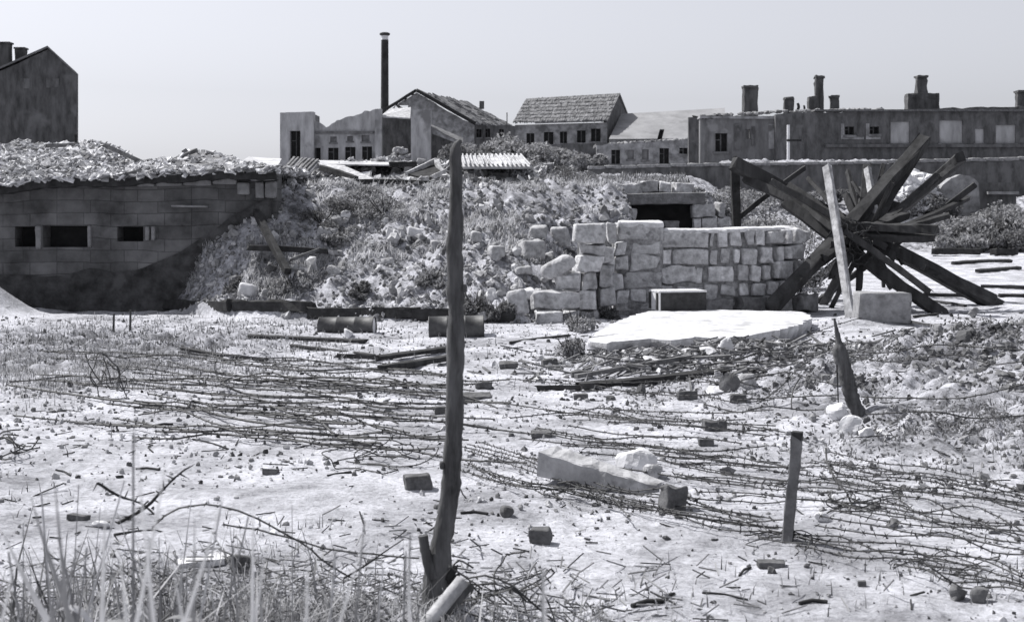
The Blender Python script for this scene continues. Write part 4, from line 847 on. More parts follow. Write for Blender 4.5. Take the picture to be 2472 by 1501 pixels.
# ================================================================== CONCRETE SLAB, CRATE, BLOCK, DRUMS
zt_ = .16; outl = [(1418, 826), (1424, 812), (1452, 792), (1500, 770), (1562, 750), (1640, 747), (1700, 747), (1830, 749), (1940, 752), (1965, 766), (1930, 785), (1870, 800), (1800, 811), (1740, 817), (1680, 814), (1620, 822), (1560, 818), (1500, 824), (1455, 829)]
q = []
for px, py in outl: d = (EYE - zt_) * F / (py - HOR); q.append((X_(px, d), d))
mb = MB(); V = []; Q = []
for i in range(len(q)):
    a, b = np.array(q[i]), np.array(q[(i + 1) % len(q)]); m_ = max(1, int(np.linalg.norm(b - a) / .12))
    for j in range(m_): Q.append(a + (b - a) * j / m_ + rs2.normal(size=2) * .018)
Q = np.array(Q); c = Q.mean(0); n = len(Q)
V = np.vstack([np.c_[Q + (c - Q) * .10 + rs2.normal(size=(n, 2)) * .03, np.full(n, -.15)], np.c_[Q + (c - Q) * .012, np.full(n, zt_ - .045) + rs2.normal(size=n) * .014], np.c_[Q + (c - Q) * .012, np.full(n, zt_) + rs2.normal(size=n) * .004], np.c_[Q + (c - Q) * .3, np.full(n, zt_ + .004)], [[c[0], c[1], zt_ + .006]]])
fc = [(l * n + i, l * n + (i + 1) % n, (l + 1) * n + (i + 1) % n, (l + 1) * n + i) for l in range(3) for i in range(n)] + [(3 * n + i, 3 * n + (i + 1) % n, 4 * n) for i in range(n)]
fc = [f_[::-1] for f_ in fc]
mb.add(V, fc); tag(mb.build('concrete_slab', 'concrete', smooth=False, origin=(c[0], c[1], 0)), 'bright flat concrete slab with a broken front edge below the stone wall', 'concrete slab')
# ammunition crate
p = at(1632, 752, 21.6); zc = zt_ + .005; kx = 21.3 / F
t = thing('wooden_crate', (p.x, 21.6, zc), 'wooden crate with shaded front, sunlit end and sunlit slatted lid on the concrete slab', 'crate')
cx, cy = X_(1640, 21.5), 21.75; a_ = .22; cw, cd, ch = .70, .5, .27; Rm = rot(0, 0, a_)
def loc(pts): return np.array(pts) @ Rm.T + np.array((cx, cy, zc))
def lbox(lo, hi): m_ = MB(); box(m_, lo, hi); m_.v[0] = loc(m_.v[0]); return m_
lbox((-cw / 2, -cd / 2, 0), (cw / 2, -cd / 2 + .025, ch)).build('front_panel', 'crate_dark', t, smooth=False)
lbox((-cw / 2, cd / 2 - .025, 0), (cw / 2, cd / 2, ch)).build('back_panel', 'crate_dark', t, smooth=False)
lbox((-cw / 2 - .022, -cd / 2 + .001, 0), (-cw / 2 - .001, cd / 2 - .001, ch)).build('end_panel', 'sunlit_pale', t, smooth=False)
lbox((cw / 2 + .001, -cd / 2 + .001, 0), (cw / 2 + .022, cd / 2 - .001, ch)).build('end_panel', 'crate_dark', t, smooth=False)
for k in range(4): lbox((-cw / 2 - .03, -cd / 2 - .01 + k * .132, ch + .002), (cw / 2 + .03, -cd / 2 + .105 + k * .132, ch + .028)).build('lid_slat', 'sunlit_pale', t, smooth=False)
for k in (-.17, .17): lbox((-cw / 2 - .046, k - .03, .01), (-cw / 2 - .023, k + .03, ch - .01)).build('batten', 'crate_dark', t, smooth=False)
# concrete block
p = hit(2140, 779); t_ = MB(); block(t_, (p.x, p.y + .28, p.z + .2), (.74, .55, .44), .012, -.06, rs2, .005, 8, (.0, .02))
tag(t_.build('concrete_block', 'concrete_grey'), 'grey concrete block standing at the foot of the hedgehogs', 'concrete block')
p = hit(2350, 768); t_ = MB(); rock(t_, (p.x, p.y, p.z + .08), (.17, .15, .24), rs2, 4, .2, 6); tag(t_.build('loose_stone', 'stone_dark', smooth=False), 'small pointed dark stone right of the hedgehogs', 'stone')
def drum(px0, px1, py, rpx, label, sink, yaw):
    p = hit((px0 + px1) / 2, py); k = p.y / F; L_ = (px1 - px0) * k; r = rpx * k; t = thing('steel_drum', (p.x, p.y, p.z), label, 'drum')
    ax = np.array([math.cos(yaw), math.sin(yaw), .02]); c = np.array([p.x, p.y + r * .5, p.z + r - sink])
    ss = np.array([-.5, -.485, -.48, -.18, -.165, -.15, .15, .165, .18, .48, .485, .5]); rr = np.array([1.0, 1.05, 1, 1, 1.05, 1, 1, 1.05, 1, 1, 1.05, 1.0]) * r
    tube(MB(), [c + ax * L_ * s_ for s_ in ss], rr, 28, False).build('body', 'drum', t)
    for e in (-1, 1): m_ = MB(); tube(m_, [c + ax * L_ * e * .46, c + ax * L_ * e * .475], [r * .97, r * .97], 28); m_.build('end_plate', 'sunlit_pale' if e > 0 else 'drum', t, smooth=False)  # right end plate pale: its lit look is put into the colour
drum(768, 905, 803, 24, 'first rusty steel drum lying half buried at the foot of the slope', .06, -.12)
drum(1034, 1168, 815, 30, 'second steel drum lying behind the tall stake', .05, .05)
p = hit(840, 812); t_ = MB(); rock(t_, (p.x, p.y, p.z + .04), (.16, .14, .14), rs2, 4); tag(t_.build('loose_stone', 'pale_stone'), 'round pale stone resting in front of the first drum', 'stone')
# ================================================================== TIMBER HEDGEHOGS
def hedgehog(base, label, beams, m='old_wood'):
    t = thing('timber_hedgehog', base, label, 'hedgehog', 'timber hedgehogs at the right')
    for i, (a, da, b, db, w_, h_, roll) in enumerate(beams):
        pa = at(a[0], a[1], da); pb = at(b[0], b[1], db) if db else hit(*b) - Vector((0, 0, .04)); r = np.random.RandomState(i * 7 + int(a[0])); mb = MB(); beam(mb, pa, pb, w_, h_, roll, r, 8, .05, 1, .03); mb.build('beam', m, t, smooth=False)
    return t
A = hedgehog((X_(2060, 23.4), 23.4, .05), 'largest timber hedgehog, its long beam running from upper left down to the right', [((1768, 392), 25.0, (2408, 735), None, .21, .23, .2), ((2232, 338), 25.0, (1862, 742), 22.7, .20, .22, .5), ((2218, 366), 25.2, (2035, 640), 23.2, .15, .16, .8), ((1800, 432), 25.1, (2230, 640), 23.0, .14, .16, .3), ((1905, 448), 24.8, (2085, 566), 23.5, .10, .12, .4), ((2160, 495), 24.4, (1990, 622), 23.2, .13, .12, .6), ((2042, 470), 24.2, (2132, 650), 23.3, .12, .11, .5), ((2198, 398), 25.0, (2085, 600), 23.4, .08, .09, .5), ((2046, 412), 25.0, (2100, 600), 23.4, .06, .08, .3), ((2176, 404), 25.2, (2060, 590), 23.3, .07, .06, .4), ((1950, 430), 25.0, (2080, 575), 23.4, .07, .07, .5), ((2262, 424), 24.8, (2100, 566), 23.5, .09, .08, .4)])
B = hedgehog((X_(2100, 23.2), 23.2, .05), 'second timber hedgehog, with a beam end jutting level to the right', [((2320, 380), 25.6, (1950, 690), None, .20, .17, .3), ((1895, 488), 24.4, (2282, 758), None, .18, .18, .5), ((2262, 553), 22.7, (2030, 546), 23.6, .17, .13, .1), ((2258, 572), 22.9, (2040, 570), 23.5, .13, .13, .5), ((2130, 590), 23.6, (2400, 722), 24.6, .13, .14, .6), ((2300, 404), 25.4, (2085, 566), 23.4, .10, .09, .5), ((2124, 470), 24.3, (2008, 668), 23.2, .10, .12, .4), ((2186, 520), 23.9, (2015, 590), 23.2, .14, .12, .2), ((2080, 480), 24.2, (2074, 700), 23.4, .09, .10, .4), ((2040, 560), 23.2, (2245, 706), 22.6, .10, .10, .3), ((2132, 398), 24.9, (2098, 540), 24.0, .07, .07, .4), ((2338, 478), 24.3, (2130, 566), 23.4, .07, .08, .5), ((1940, 500), 24.3, (2060, 590), 23.4, .11, .10, .5), ((2290, 520), 23.6, (2080, 580), 23.3, .09, .08, .3), ((2092, 404), 24.8, (2066, 640), 23.4, .13, .11, .2)])
Cc = hedgehog((X_(2070, 23), 23.0, .05), 'small hedgehog of thin planks under the large beams', [((2354, 446), 24.0, (1960, 732), None, .10, .09, .4), ((2155, 440), 23.3, (2004, 742), None, .06, .07, .4), ((1862, 438), 24.0, (2140, 600), 23.2, .10, .11, .3), ((2060, 440), 24.6, (2180, 640), 23.4, .06, .05, .2), ((2110, 560), 24.0, (1945, 680), None, .09, .11, .4), ((2080, 560), 23.6, (1985, 735), None, .10, .12, .5), ((2000, 520), 24.2, (2160, 620), 23.2, .14, .12, .5), ((2120, 520), 24.2, (1970, 640), 23.4, .12, .14, .3), ((2100, 610), 23.6, (2150, 690), 24.5, .1, .1, .4)], 'old_wood')
hedgehog((X_(2030, 23.0), 22.8, .05), 'pale upright timber with one crossed plank at the front of the hedgehogs', [((1996, 402), 23.6, (2054, 766), None, .10, .13, .62), ((2094, 408), 24.6, (2112, 520), 24.0, .09, .10, .7), ((2070, 455), 24.6, (2110, 500), 24.3, .05, .08, .8)], 'pale_wood')  # paler wood than the other hedgehogs
for o_, c in ((A, (2048, 565)), (B, (2085, 575)), (Cc, (2075, 600))):
    r = np.random.RandomState(c[0]); mb = MB(); ct = np.array(at(c[0], c[1], 23.3))
    for k in range(4):
        a = np.linspace(0, 6.28, 26); u = r.normal(size=3); u /= np.linalg.norm(u); v = np.cross(u, r.normal(size=3)); v /= np.linalg.norm(v)
        tube(mb, ct + .26 * (np.cos(a)[:, None] * u + np.sin(a)[:, None] * v) + r.normal(size=(26, 3)) * .015, .008, 5)
    mb.build('wire_lashing', 'rust', o_)
p = at(1784, 735, 25.6); zb = Hs(p.x, 25.6); timber((1774, 396), (1784, 545 + (EYE - zb) * F / 25.6 - 25), 25.6, 25.6, .15, .15, 'dark_wood', 'dark upright post behind the curved stone wall', 'post', None, 'timber_post')
timber((1778, 530), (1942, 406), 25.7, 25.9, .08, .08, 'old_wood', 'thin brace slanting up from the upright post', 'brace', None, 'timber_brace')
pp = hit(2133, 694); timber((2131, 655), (2133, 696), pp.y, pp.y, .07, .07, 'dark_wood', 'short stake seen between the hedgehog feet', 'stake', None, 'short_stake')
# ================================================================== STAKES IN THE FIELD
def arc(P):
    P = np.array(P); return np.concatenate([[0], np.cumsum(np.linalg.norm(np.diff(P, axis=0), axis=1))])
def hpx(L, d0, d1=None):
    d1 = d1 or d0; return [np.array(at(p[0], p[1], d0 + (d1 - d0) * i / (len(L) - 1))) for i, p in enumerate(L)]
sk = [(1113, 338, 9), (1106, 348, 18), (1101, 362, 28), (1099, 380, 31), (1101, 420, 32), (1101, 480, 33), (1100, 540, 33), (1097, 596, 39), (1099, 640, 38), (1099, 700, 41), (1101, 740, 38), (1101, 800, 40), (1099, 860, 42), (1098, 920, 42), (1098, 980, 43), (1096, 1050, 43), (1092, 1110, 44), (1089, 1150, 45), (1087, 1190, 43), (1081, 1230, 43), (1074, 1270, 46), (1066, 1310, 50), (1060, 1350, 58), (1057, 1390, 66), (1052, 1430, 68), (1048, 1470, 70), (1046, 1510, 72), (1045, 1540, 72)]
ds = 5.7; base = hit(1046, 1482); P0 = hpx([(a, b) for a, b, c in sk], ds); wd_ = np.array([c for a, b, c in sk]) * ds / F / 2
t = thing('tall_stake', (P0[-3][0], ds, Hs(P0[-3][0], ds)), 'tall crooked bare wooden stake standing in the foreground', 'stake')
mb = MB(); rs4 = np.random.RandomState(91); S = spline(P0, .02); rad = np.interp(arc(S), arc(P0), wd_); tube(mb, S + np.stack([.004 * vnoise(S[:, 2] * 9, S[:, 2] * 0, 3), 0 * S[:, 2], 0 * S[:, 2]], 1), rad * (1 + .16 * vnoise(S[:, 2] * 14, S[:, 2] * 0, 5) + .12 * vnoise(S[:, 2] * 33, S[:, 2] * 0, 6)), 20, True, rs4, .05); mb.build('trunk', 'bark', t)
mb = MB(); tube(mb, spline(hpx([(1046, 1395), (1034, 1360), (1026, 1325), (1021, 1292)], 5.66), .01), np.linspace(.022, .019, len(spline(hpx([(1046, 1395), (1034, 1360), (1026, 1325), (1021, 1292)], 5.66), .01))), 12, True, rs4, .04); mb.build('cut_branch', 'bark', t)
mb = MB()
for L in ([(1080, 1400), (1100, 1375), (1104, 1362)], [(1082, 1395), (1094, 1372), (1096, 1366)], [(1085, 1410), (1106, 1388), (1110, 1380)]): tube(mb, hpx(L, 5.66), [.014, .009, .002], 6)
mb.build('splinter', 'dark_wood', t)
for L, w_ in (([(1118, 690), (1126, 700)], .012), ([(1072, 1118), (1064, 1128)], .013), ([(1074, 605), (1066, 612)], .010)):
    q = hpx(L, 5.68); mb = MB(); block(mb, (q[0] + q[1]) / 2, (w_ * 1.6, w_ * 1.6, w_ * 2.6), w_, 0, rs4, .002, 4); mb.build('knot', 'bark', t)
q = hpx([(1112, 1180), (1117, 1192), (1126, 1203)], 5.65); tube(MB(), q, [.003, .003, .003], 5).build('nail', 'rust', t)
t = thing('cut_log', tuple(hpx([(1040, 1485)], 5.5, 5.5)[0]) if False else tuple(np.array(at(1045, 1485, 5.45))), 'pale cut log leaning against the foot of the tall stake', 'log')
q = np.array([at(1018, 1520, 5.35), at(1060, 1470, 5.42), at(1116, 1402, 5.5)]); S = spline(q, .02); tube(MB(), S, np.linspace(.030, .028, len(S)), 14, True, rs4, .03).build('log', 'pale_wood', t)
q2 = q + np.array([.026, .03, -.022]); S = spline(q2, .02); tube(MB(), S, np.linspace(.024, .022, len(S)), 12, True, rs4, .05).build('bark_side', 'bark', t)
b0 = hit(1898, 1308); t = thing('short_post', b0, 'short squared wooden post standing in the sand at the right', 'post'); mb = MB(); beam(mb, b0 - Vector((0, 0, .06)), at(1925, 1043, b0.y), .054, .05, .3, rs4, 14, .04, 1.0, .004); mb.build('shaft', 'grey_wood', t, smooth=False)
q = at(1925, 1043, b0.y); mb = MB(); beam(mb, q - Vector((.0015, 0, .028)), q + Vector((0, 0, .003)), .058, .054, .3, rs4, 2, .03); mb.build('dark_end', 'dark_wood', t, smooth=False)
b1 = hit(2075, 1000); lp = [(2014, 768, 5), (2019, 795, 10), (2025, 825, 15), (2026, 838, 32), (2027, 848, 36), (2036, 880, 36), (2046, 920, 38), (2055, 955, 36), (2067, 985, 34), (2085, 1012, 40)]
t = thing('leaning_post', b1, 'split leaning post with a sharp splintered top on the mound at the right', 'post'); S = spline(hpx([(a, b) for a, b, c in lp], b1.y), .015); rad = np.interp(arc(S), arc(hpx([(a, b) for a, b, c in lp], b1.y)), [c for a, b, c in lp]) * b1.y / F / 2
mb = MB(); tube(mb, S, rad, 9, True, rs4, .07); mb.build('shaft', 'bark', t)
mb = MB(); q = hpx([(2020, 880), (2022, 930), (2024, 985)], b1.y - .08); tube(mb, q, [.006, .005, .005], 5); mb.build('loose_splinter', 'dark_wood', t)
# ================================================================== LOOSE THINGS IN THE FIELD
def lump(px, py, w_, h_, label, m='brick', kind='block', name='brick', cat='brick', grp=None, rz=None, dep=.7, cuts=5):
    p = hit(px, py); k = p.y / F; r = np.random.RandomState(int(px * 3 + py)); mb = MB(); W, Hh = w_ * k, h_ * k
    if kind == 'block': block(mb, (p.x, p.y + W * dep * .45, p.z + Hh * .38), (W, W * dep, Hh), min(W, Hh) * .10, r.uniform(-.25, .25) if rz is None else rz, r, min(W, Hh) * .055, 8, (r.uniform(-.14, .14), r.uniform(-.12, .12)), 30)
    else: rock(mb, (p.x, p.y + W * .3, p.z + Hh * .38), (W * 1.15, W * .9, Hh * 1.2), r, 6 if w_ > 30 else 4, .2, cuts, r.uniform(-.5, .5))
    return tag(mb.build(name, m, smooth=kind == 'block'), label, cat, grp)
BG = 'bricks lying in the field'
for px, py, w_, h_, l in [(1661, 965, 46, 22, 'brick lying level below the long planks'), (1782, 972, 36, 20, 'brick at the foot of the dark chunk'), (1724, 1042, 54, 28, 'brick with a worn hollow in its top, right of centre'), (1706, 1076, 34, 16, 'small brick just below the hollowed one'), (1307, 1057, 48, 15, 'thin brick half sunk above the concrete beam'), (1168, 938, 38, 16, 'brick just right of the tall stake'),
        (1062, 1000, 24, 20, 'brick end close to the left side of the tall stake'), (365, 986, 44, 14, 'flat brick at the left beside a long wire'), (652, 1145, 36, 14, 'flat brick in the left half of the field'), (1006, 1184, 62, 40, 'thick brick standing left of the tall stake'), (1304, 1314, 54, 42, 'squarish brick piece alone on the bright sand'), (1405, 912, 50, 17, 'brick at the left end of the long planks'), (1402, 964, 34, 14, 'brick below the left end of the long planks'),
        (1326, 884, 38, 18, 'brick with rounded end left of the slab'), (1228, 890, 44, 16, 'dark brick right of the tall stake near the planks'), (185, 1257, 46, 14, 'brick piece among the reeds at the left'), (2083, 1416, 20, 16, 'small round brick piece near the lower right'), (1866, 1372, 66, 14, 'low pile of broken brick left of the short post foot'), (580, 1385, 50, 42, 'dark brick piece among the grass beside pale slabs'), (1150, 965, 70, 12, 'long low brick piece right of the tall stake')]:
    lump(px, py, w_, h_, l, grp=BG)
t = lump(1628, 1236, 62, 66, 'upright dark broken block at the end of the concrete beam', 'brick', rz=.5, dep=.75, name='broken_block', cat='block')
lump(1227, 1248, 36, 32, 'small dark triangular chunk right of the tall stake', 'brick', 'rock', 'rubble_chunk', 'chunk', cuts=8)
lump(1762, 948, 44, 52, 'dark pointed chunk beside the long planks', 'stone_dark', 'rock', 'rubble_chunk', 'chunk'); lump(1806, 940, 50, 40, 'grey rounded stone right of the dark pointed chunk', 'stone', 'rock', 'loose_stone', 'stone')
PG = 'pale stones in the field'
for px, py, w_, h_, l in [(2030, 1012, 56, 46, 'bright stone at the foot of the leaning post'), (2058, 1050, 60, 46, 'bright stone below the foot of the leaning post'), (2092, 1056, 34, 28, 'small stone between two bright ones under the leaning post'), (2136, 1060, 34, 22, 'small bright stone right of the leaning post'), (1535, 1135, 90, 54, 'bright broken lump behind the concrete beam'), (1580, 1155, 50, 34, 'grey broken lump at the back of the concrete beam'), (1560, 1120, 40, 30, 'small bright lump above the concrete beam'),
        (1758, 858, 34, 44, 'pale tilted slab piece below the concrete slab'), (1708, 862, 60, 26, 'pale flat piece below the concrete slab'), (1650, 862, 50, 20, 'low pale piece below the middle of the concrete slab'), (1500, 852, 60, 22, 'grey broken piece under the slab front edge'), (1570, 858, 46, 18, 'small grey piece under the slab front edge'), (1992, 1262, 44, 24, 'bright stone right of the short post'), (1580, 880, 50, 16, 'flat pale stone above the long planks'), (1300, 920, 30, 10, 'flat pale stone left of the long planks'), (1730, 950, 50, 20, 'low bright stone between brick and dark chunk'), (1470, 900, 40, 12, 'pale chip beside the long planks'), (240, 1275, 40, 16, 'pale stone among the reeds')]:
    lump(px, py, w_, h_, l, 'pale_stone' if 'grey' not in l else 'stone', 'rock', 'loose_stone', 'stone', PG)
lump(2312, 1452, 56, 40, 'rounded dark stone at the lower right corner', 'stone_dark', 'rock', 'loose_stone', 'stone'); lump(2372, 1455, 46, 42, 'pointed dark stone at the lower right corner', 'stone_dark', 'rock', 'loose_stone', 'stone')
lump(480, 1368, 110, 16, 'long pale slab lying in the grass at lower left', 'pale_stone', 'block', 'stone_slab', 'slab', rz=.25, dep=.5); lump(545, 1356, 90, 10, 'second pale slab leaning on the first in the grass', 'pale_stone', 'block', 'stone_slab', 'slab', rz=-.2, dep=.4)
# concrete beam
pa, pb = hit(1345, 1128), hit(1590, 1190); mb = MB(); r = np.random.RandomState(5)
pa = Vector(at(1322, 1113, 8.5)); pb = Vector(at(1588, 1182, 8.25)); beam(mb, pa, pb, .22, .15, -.05, r, 14, .03, .58, .012); tag(mb.build('concrete_beam', 'concrete_mid', smooth=False), 'broken concrete beam lying across the sand, sinking at its right end', 'concrete beam')
lump(1338, 1152, 48, 36, 'pale broken stone under the left end of the concrete beam', 'stone', 'rock', 'loose_stone', 'stone')
# planks
KG = 'planks lying in the field'
for a, b, w_, m, l in [((600, 818), (882, 830), .07, 'old_wood', 'long plank lying before the first drum'), ((905, 872), (1088, 847), .08, 'old_wood', 'upper of two planks left of the tall stake'), ((922, 899), (1090, 871), .10, 'old_wood', 'lower of two planks left of the tall stake'), ((815, 866), (912, 872), .08, 'dark_wood', 'short plank end left of the two planks'), ((1392, 916), (1672, 868), .07, 'grey_wood', 'long straight plank below the concrete slab'), ((1400, 944), (1748, 908), .10, 'dark_wood', 'thick dark plank below the long straight one'), ((1296, 944), (1438, 942), .07, 'old_wood', 'plank left of the thick dark plank'),
        ((1232, 832), (1374, 814), .05, 'old_wood', 'thin plank left of the grey weed at the slab'), ((2200, 780), (2392, 797), .05, 'old_wood', 'long pole lying behind the mound at the right'), ((2205, 768), (2262, 761), .05, 'old_wood', 'short pole at a hedgehog foot'), ((1765, 850), (1818, 818), .08, 'dark_wood', 'short dark plank leaning at the slab corner'), ((2230, 716), (2335, 718), .1, 'dark_wood', 'dark plank on the far sand right of the hedgehogs'), ((2368, 696), (2480, 699), .12, 'dark_wood', 'dark plank on the far sand at the right edge'), ((2410, 718), (2480, 719), .1, 'dark_wood', 'nearer dark plank on the far sand at the right edge'),
        ((2250, 618), (2366, 618), .4, 'dark_wood', 'long dark beam on the far ground at right'), ((2398, 618), (2450, 619), .4, 'dark_wood', 'short dark beam on the far ground at right'), ((2360, 660), (2460, 652), .15, 'old_wood', 'pole on the far ground right of the hedgehogs'), ((2300, 640), (2440, 634), .15, 'old_wood', 'thin pole on the far ground under the bank'), ((2250, 730), (2330, 742), .06, 'old_wood', 'pole beside the small pointed stone'), ((1560, 905), (1690, 888), .04, 'grey_wood', 'thin lath beside the long straight plank'), ((700, 838), (900, 862), .05, 'old_wood', 'bent lath left of the two planks'), ((440, 845), (640, 872), .05, 'old_wood', 'long lath in the grass at left')]:
    p0, p1 = hit(*a), hit(*b); mb = MB(); r = np.random.RandomState(a[0]); beam(mb, p0 + Vector((0, 0, w_ * .4)), p1 + Vector((0, 0, w_ * .4)), w_, w_ * .6, r.uniform(-.2, .2), r, 8, .05, 1, .02); tag(mb.build('plank', m, smooth=False), l, 'plank', KG)
TG = 'sticks on the sand'
for a, b, w_, l in [((465, 1062), (552, 1085), .012, 'straight stick on the sand at left'), ((1112, 1241), (1178, 1243), .016, 'stick just right of the tall stake'), ((372, 1030), (418, 1027), .018, 'short stick left of the straight one'), ((328, 1134), (382, 1136), .016, 'stick among litter at left'), ((1525, 1467), (1600, 1455), .02, 'dark curved stick near the bottom edge'), ((1598, 1456), (1628, 1436), .016, 'upturned end piece of the curved stick'), ((1695, 1432), (1805, 1449), .010, 'thin stick right of the curved one'), ((1930, 1460), (1998, 1456), .016, 'stick near the bottom edge below the short post'), ((1785, 1392), (1812, 1372), .012, 'short stick beside the broken brick pile'), ((135, 1135), (170, 1150), .012, 'short stick at the far left'), ((790, 1150), (850, 1142), .012, 'stick in the middle of the left field'), ((1775, 1200), (1850, 1202), .010, 'stick right of the upright block')]:
    p0, p1 = hit(*a), hit(*b); S = spline([p0 + Vector((0, 0, w_ * .4)), (p0 + p1) / 2 + Vector((0, .02, w_ * .6)), p1 + Vector((0, 0, w_ * .4))], .03); tag(tube(MB(), S, w_ / 2, 6, True, np.random.RandomState(a[0]), .12).build('stick', 'dark_wood'), l, 'stick', TG)
# ================================================================== BARBED WIRE
def wire(P, r, label, grp, barb=.07, bl=.022, seed=0, name='barbed_wire', cat='barbed wire', sag=None):
    rr = np.random.RandomState(seed); S = spline([np.array(p) for p in P], .05); S = S + rr.normal(size=S.shape) * .0015; mb = MB(); tube(mb, S, r, 4)
    if barb:
        seg = np.linalg.norm(np.diff(S, axis=0), axis=1).cumsum(); L_ = seg[-1]; s_ = np.arange(barb * rr.rand(), L_, barb)
        idx = np.searchsorted(seg, s_); idx = np.clip(idx, 0, len(S) - 1); C = S[idx] ; n = len(C)
        for k in range(2):
            d = rr.normal(size=(n, 3)); d /= np.linalg.norm(d, axis=1)[:, None]; e = np.cross(d, rr.normal(size=(n, 3))); e /= np.linalg.norm(e, axis=1)[:, None]; g = np.cross(d, e); q = max(r * 1.1, .0042)
            V = np.stack([C + d * bl, C + e * q, C - e * q * .5 + g * q * .87, C - e * q * .5 - g * q * .87, C - d * bl], 1)
            f = np.array([(0, 1, 2), (0, 2, 3), (0, 3, 1), (4, 2, 1), (4, 3, 2), (4, 1, 3)]); mb.add(V.reshape(-1, 3), (np.arange(n)[:, None, None] * 5 + f[None]).reshape(-1, 3))
    o = mb.build(name, 'rust', smooth=False); return tag(o, label, cat, grp)
def gw(L, hov=.04, seed=0):
    r = np.random.RandomState(seed); out = []; L2 = []
    for a, b in zip(L[:-1], L[1:]):
        L2.append(a); n = int(abs(b[0] - a[0]) / 85)
        for i in range(1, n): q = i / n + r.uniform(-.2, .2) / n; L2.append((a[0] + (b[0] - a[0]) * q, a[1] + (b[1] - a[1]) * q + r.normal() * 1.7))
    L = L2 + [L[-1]]
    for px, py in L: p = hit(px, py); out.append(p + Vector((0, 0, hov * (r.uniform(.3, 1.0) if r.rand() < .93 else r.uniform(1, 2.2)) + .010)))
    return out
r = np.random.RandomState(101); k = 0
LW = [([(20, 942), (120, 955), (230, 968), (330, 985), (450, 997), (540, 1020), (620, 1038), (720, 1048), (800, 1052)], 'long wire crossing the left field from the edge'), ([(240, 880), (300, 898), (345, 903)], 'short wire by the twiggy bush'), ([(350, 870), (420, 885), (480, 905), (560, 917), (700, 920), (820, 935), (960, 952), (1070, 962)], 'wire curving through the middle of the left field'), ([(560, 935), (540, 955), (600, 960), (720, 975), (840, 972), (900, 990), (960, 1003), (1060, 1000)], 'hooked wire left of the tall stake'),
      ([(455, 1000), (470, 985), (560, 1008), (680, 1012), (740, 1028), (860, 1040)], 'wire with an upturned end at left'), ([(430, 858), (540, 872), (620, 895), (740, 905), (860, 902), (980, 905), (1075, 918)], 'wire below the two planks'), ([(650, 995), (700, 1012), (760, 1040), (830, 1072), (920, 1085)], 'wire running down to the central tangle'), ([(330, 935), (420, 940), (500, 938)], 'wire loop in the grass at left')]
for L, l in LW: k += 1; wire(gw(L, .05, k), .009, l, 'wires across the left field', .11, .018, k)
for i in range(13):
    px, py = r.uniform(100, 900), r.uniform(850, 1060); n = r.uniform(250, 560); sl_ = r.uniform(.03, .14); L = [(px + n * t_, py + n * sl_ * t_ + r.normal() * 4) for t_ in np.linspace(0, 1, 4)]
    if L[-1][0] > 1300: continue
    k += 1; wire(gw(L, .05, k), .006, 'thin rusty wire lying along the left field', 'thin wires in the left field', .09, .02, k)
for i in range(22):
    y0 = 845 + i * 9.5 + r.normal() * 6; L = [(px, y0 + (px - 60) * (.06 + .004 * (i % 5)) + 10 * math.sin(px / 170 + i) + r.normal() * 3) for px in np.arange(r.uniform(20, 380), r.uniform(860, 1320), 95)]
    k += 1; wire(gw(L, .05, k), .0065, 'long rusty barbed wire strand running down across the left field', 'long wires across the left field', .085, .024, k)
for i in range(24):
    px, py = r.uniform(1100, 1560), r.uniform(900, 1130); n = r.uniform(250, 600); sl_ = r.uniform(.02, .16); L = [(px + n * t_, py + n * sl_ * t_ + r.normal() * 5) for t_ in np.linspace(0, 1, 5)]
    k += 1; wire(gw(L, .045, k), .0046, 'barbed wire lying across the middle of the field', 'barbed wires in the middle field', .075, .025, k)
RW = [[(1122, 1130), (1250, 1170), (1380, 1200), (1500, 1235), (1620, 1262), (1760, 1285), (1890, 1300)], [(1122, 1105), (1260, 1150), (1400, 1190), (1560, 1225), (1700, 1250), (1860, 1275)], [(1130, 1085), (1300, 1140), (1450, 1215), (1600, 1250), (1740, 1275), (1880, 1292)], [(1690, 1210), (1800, 1215), (1960, 1222), (2100, 1240), (2300, 1272), (2480, 1330)], [(1660, 1170), (1800, 1178), (2000, 1190), (2200, 1205), (2350, 1225), (2480, 1245)], [(1960, 1130), (2100, 1150), (2250, 1165), (2380, 1195), (2480, 1215)], [(2000, 1110), (2120, 1130), (2260, 1152), (2400, 1185), (2480, 1205)], [(1990, 1170), (2150, 1195), (2300, 1222), (2480, 1250)],
      [(1900, 1305), (2000, 1322), (2130, 1340), (2260, 1352), (2380, 1382), (2480, 1418)], [(1930, 1318), (2060, 1345), (2180, 1355), (2260, 1372), (2360, 1395), (2480, 1440)], [(2080, 1235), (2150, 1222), (2240, 1245), (2340, 1268), (2480, 1290)], [(2010, 1250), (2120, 1268), (2250, 1290), (2370, 1300), (2480, 1312)], [(1980, 1270), (2100, 1290), (2200, 1310), (2330, 1320), (2480, 1345)], [(2160, 1390), (2220, 1420), (2320, 1432), (2420, 1440), (2480, 1460)], [(1640, 1120), (1760, 1135), (1900, 1150), (2060, 1165)], [(1620, 1140), (1750, 1160), (1880, 1175), (2050, 1185), (2200, 1220)], [(1400, 1160), (1520, 1205), (1620, 1210), (1720, 1245), (1830, 1270)], [(1150, 1150), (1260, 1185), (1330, 1190), (1450, 1225), (1560, 1255)]]
for i in range(22): b = RW[(i * 5) % 18]; RW.append([(p[0] + r.normal() * 18, p[1] + r.normal() * 7 + r0) for r0 in [r.uniform(-14, 22)] for p in b])
for L in RW: k += 1; wire(gw(L, .05, k), .0036, 'spiky barbed wire sweeping over the sand in the lower right', 'barbed wires in the lower right', .06, .024, k)
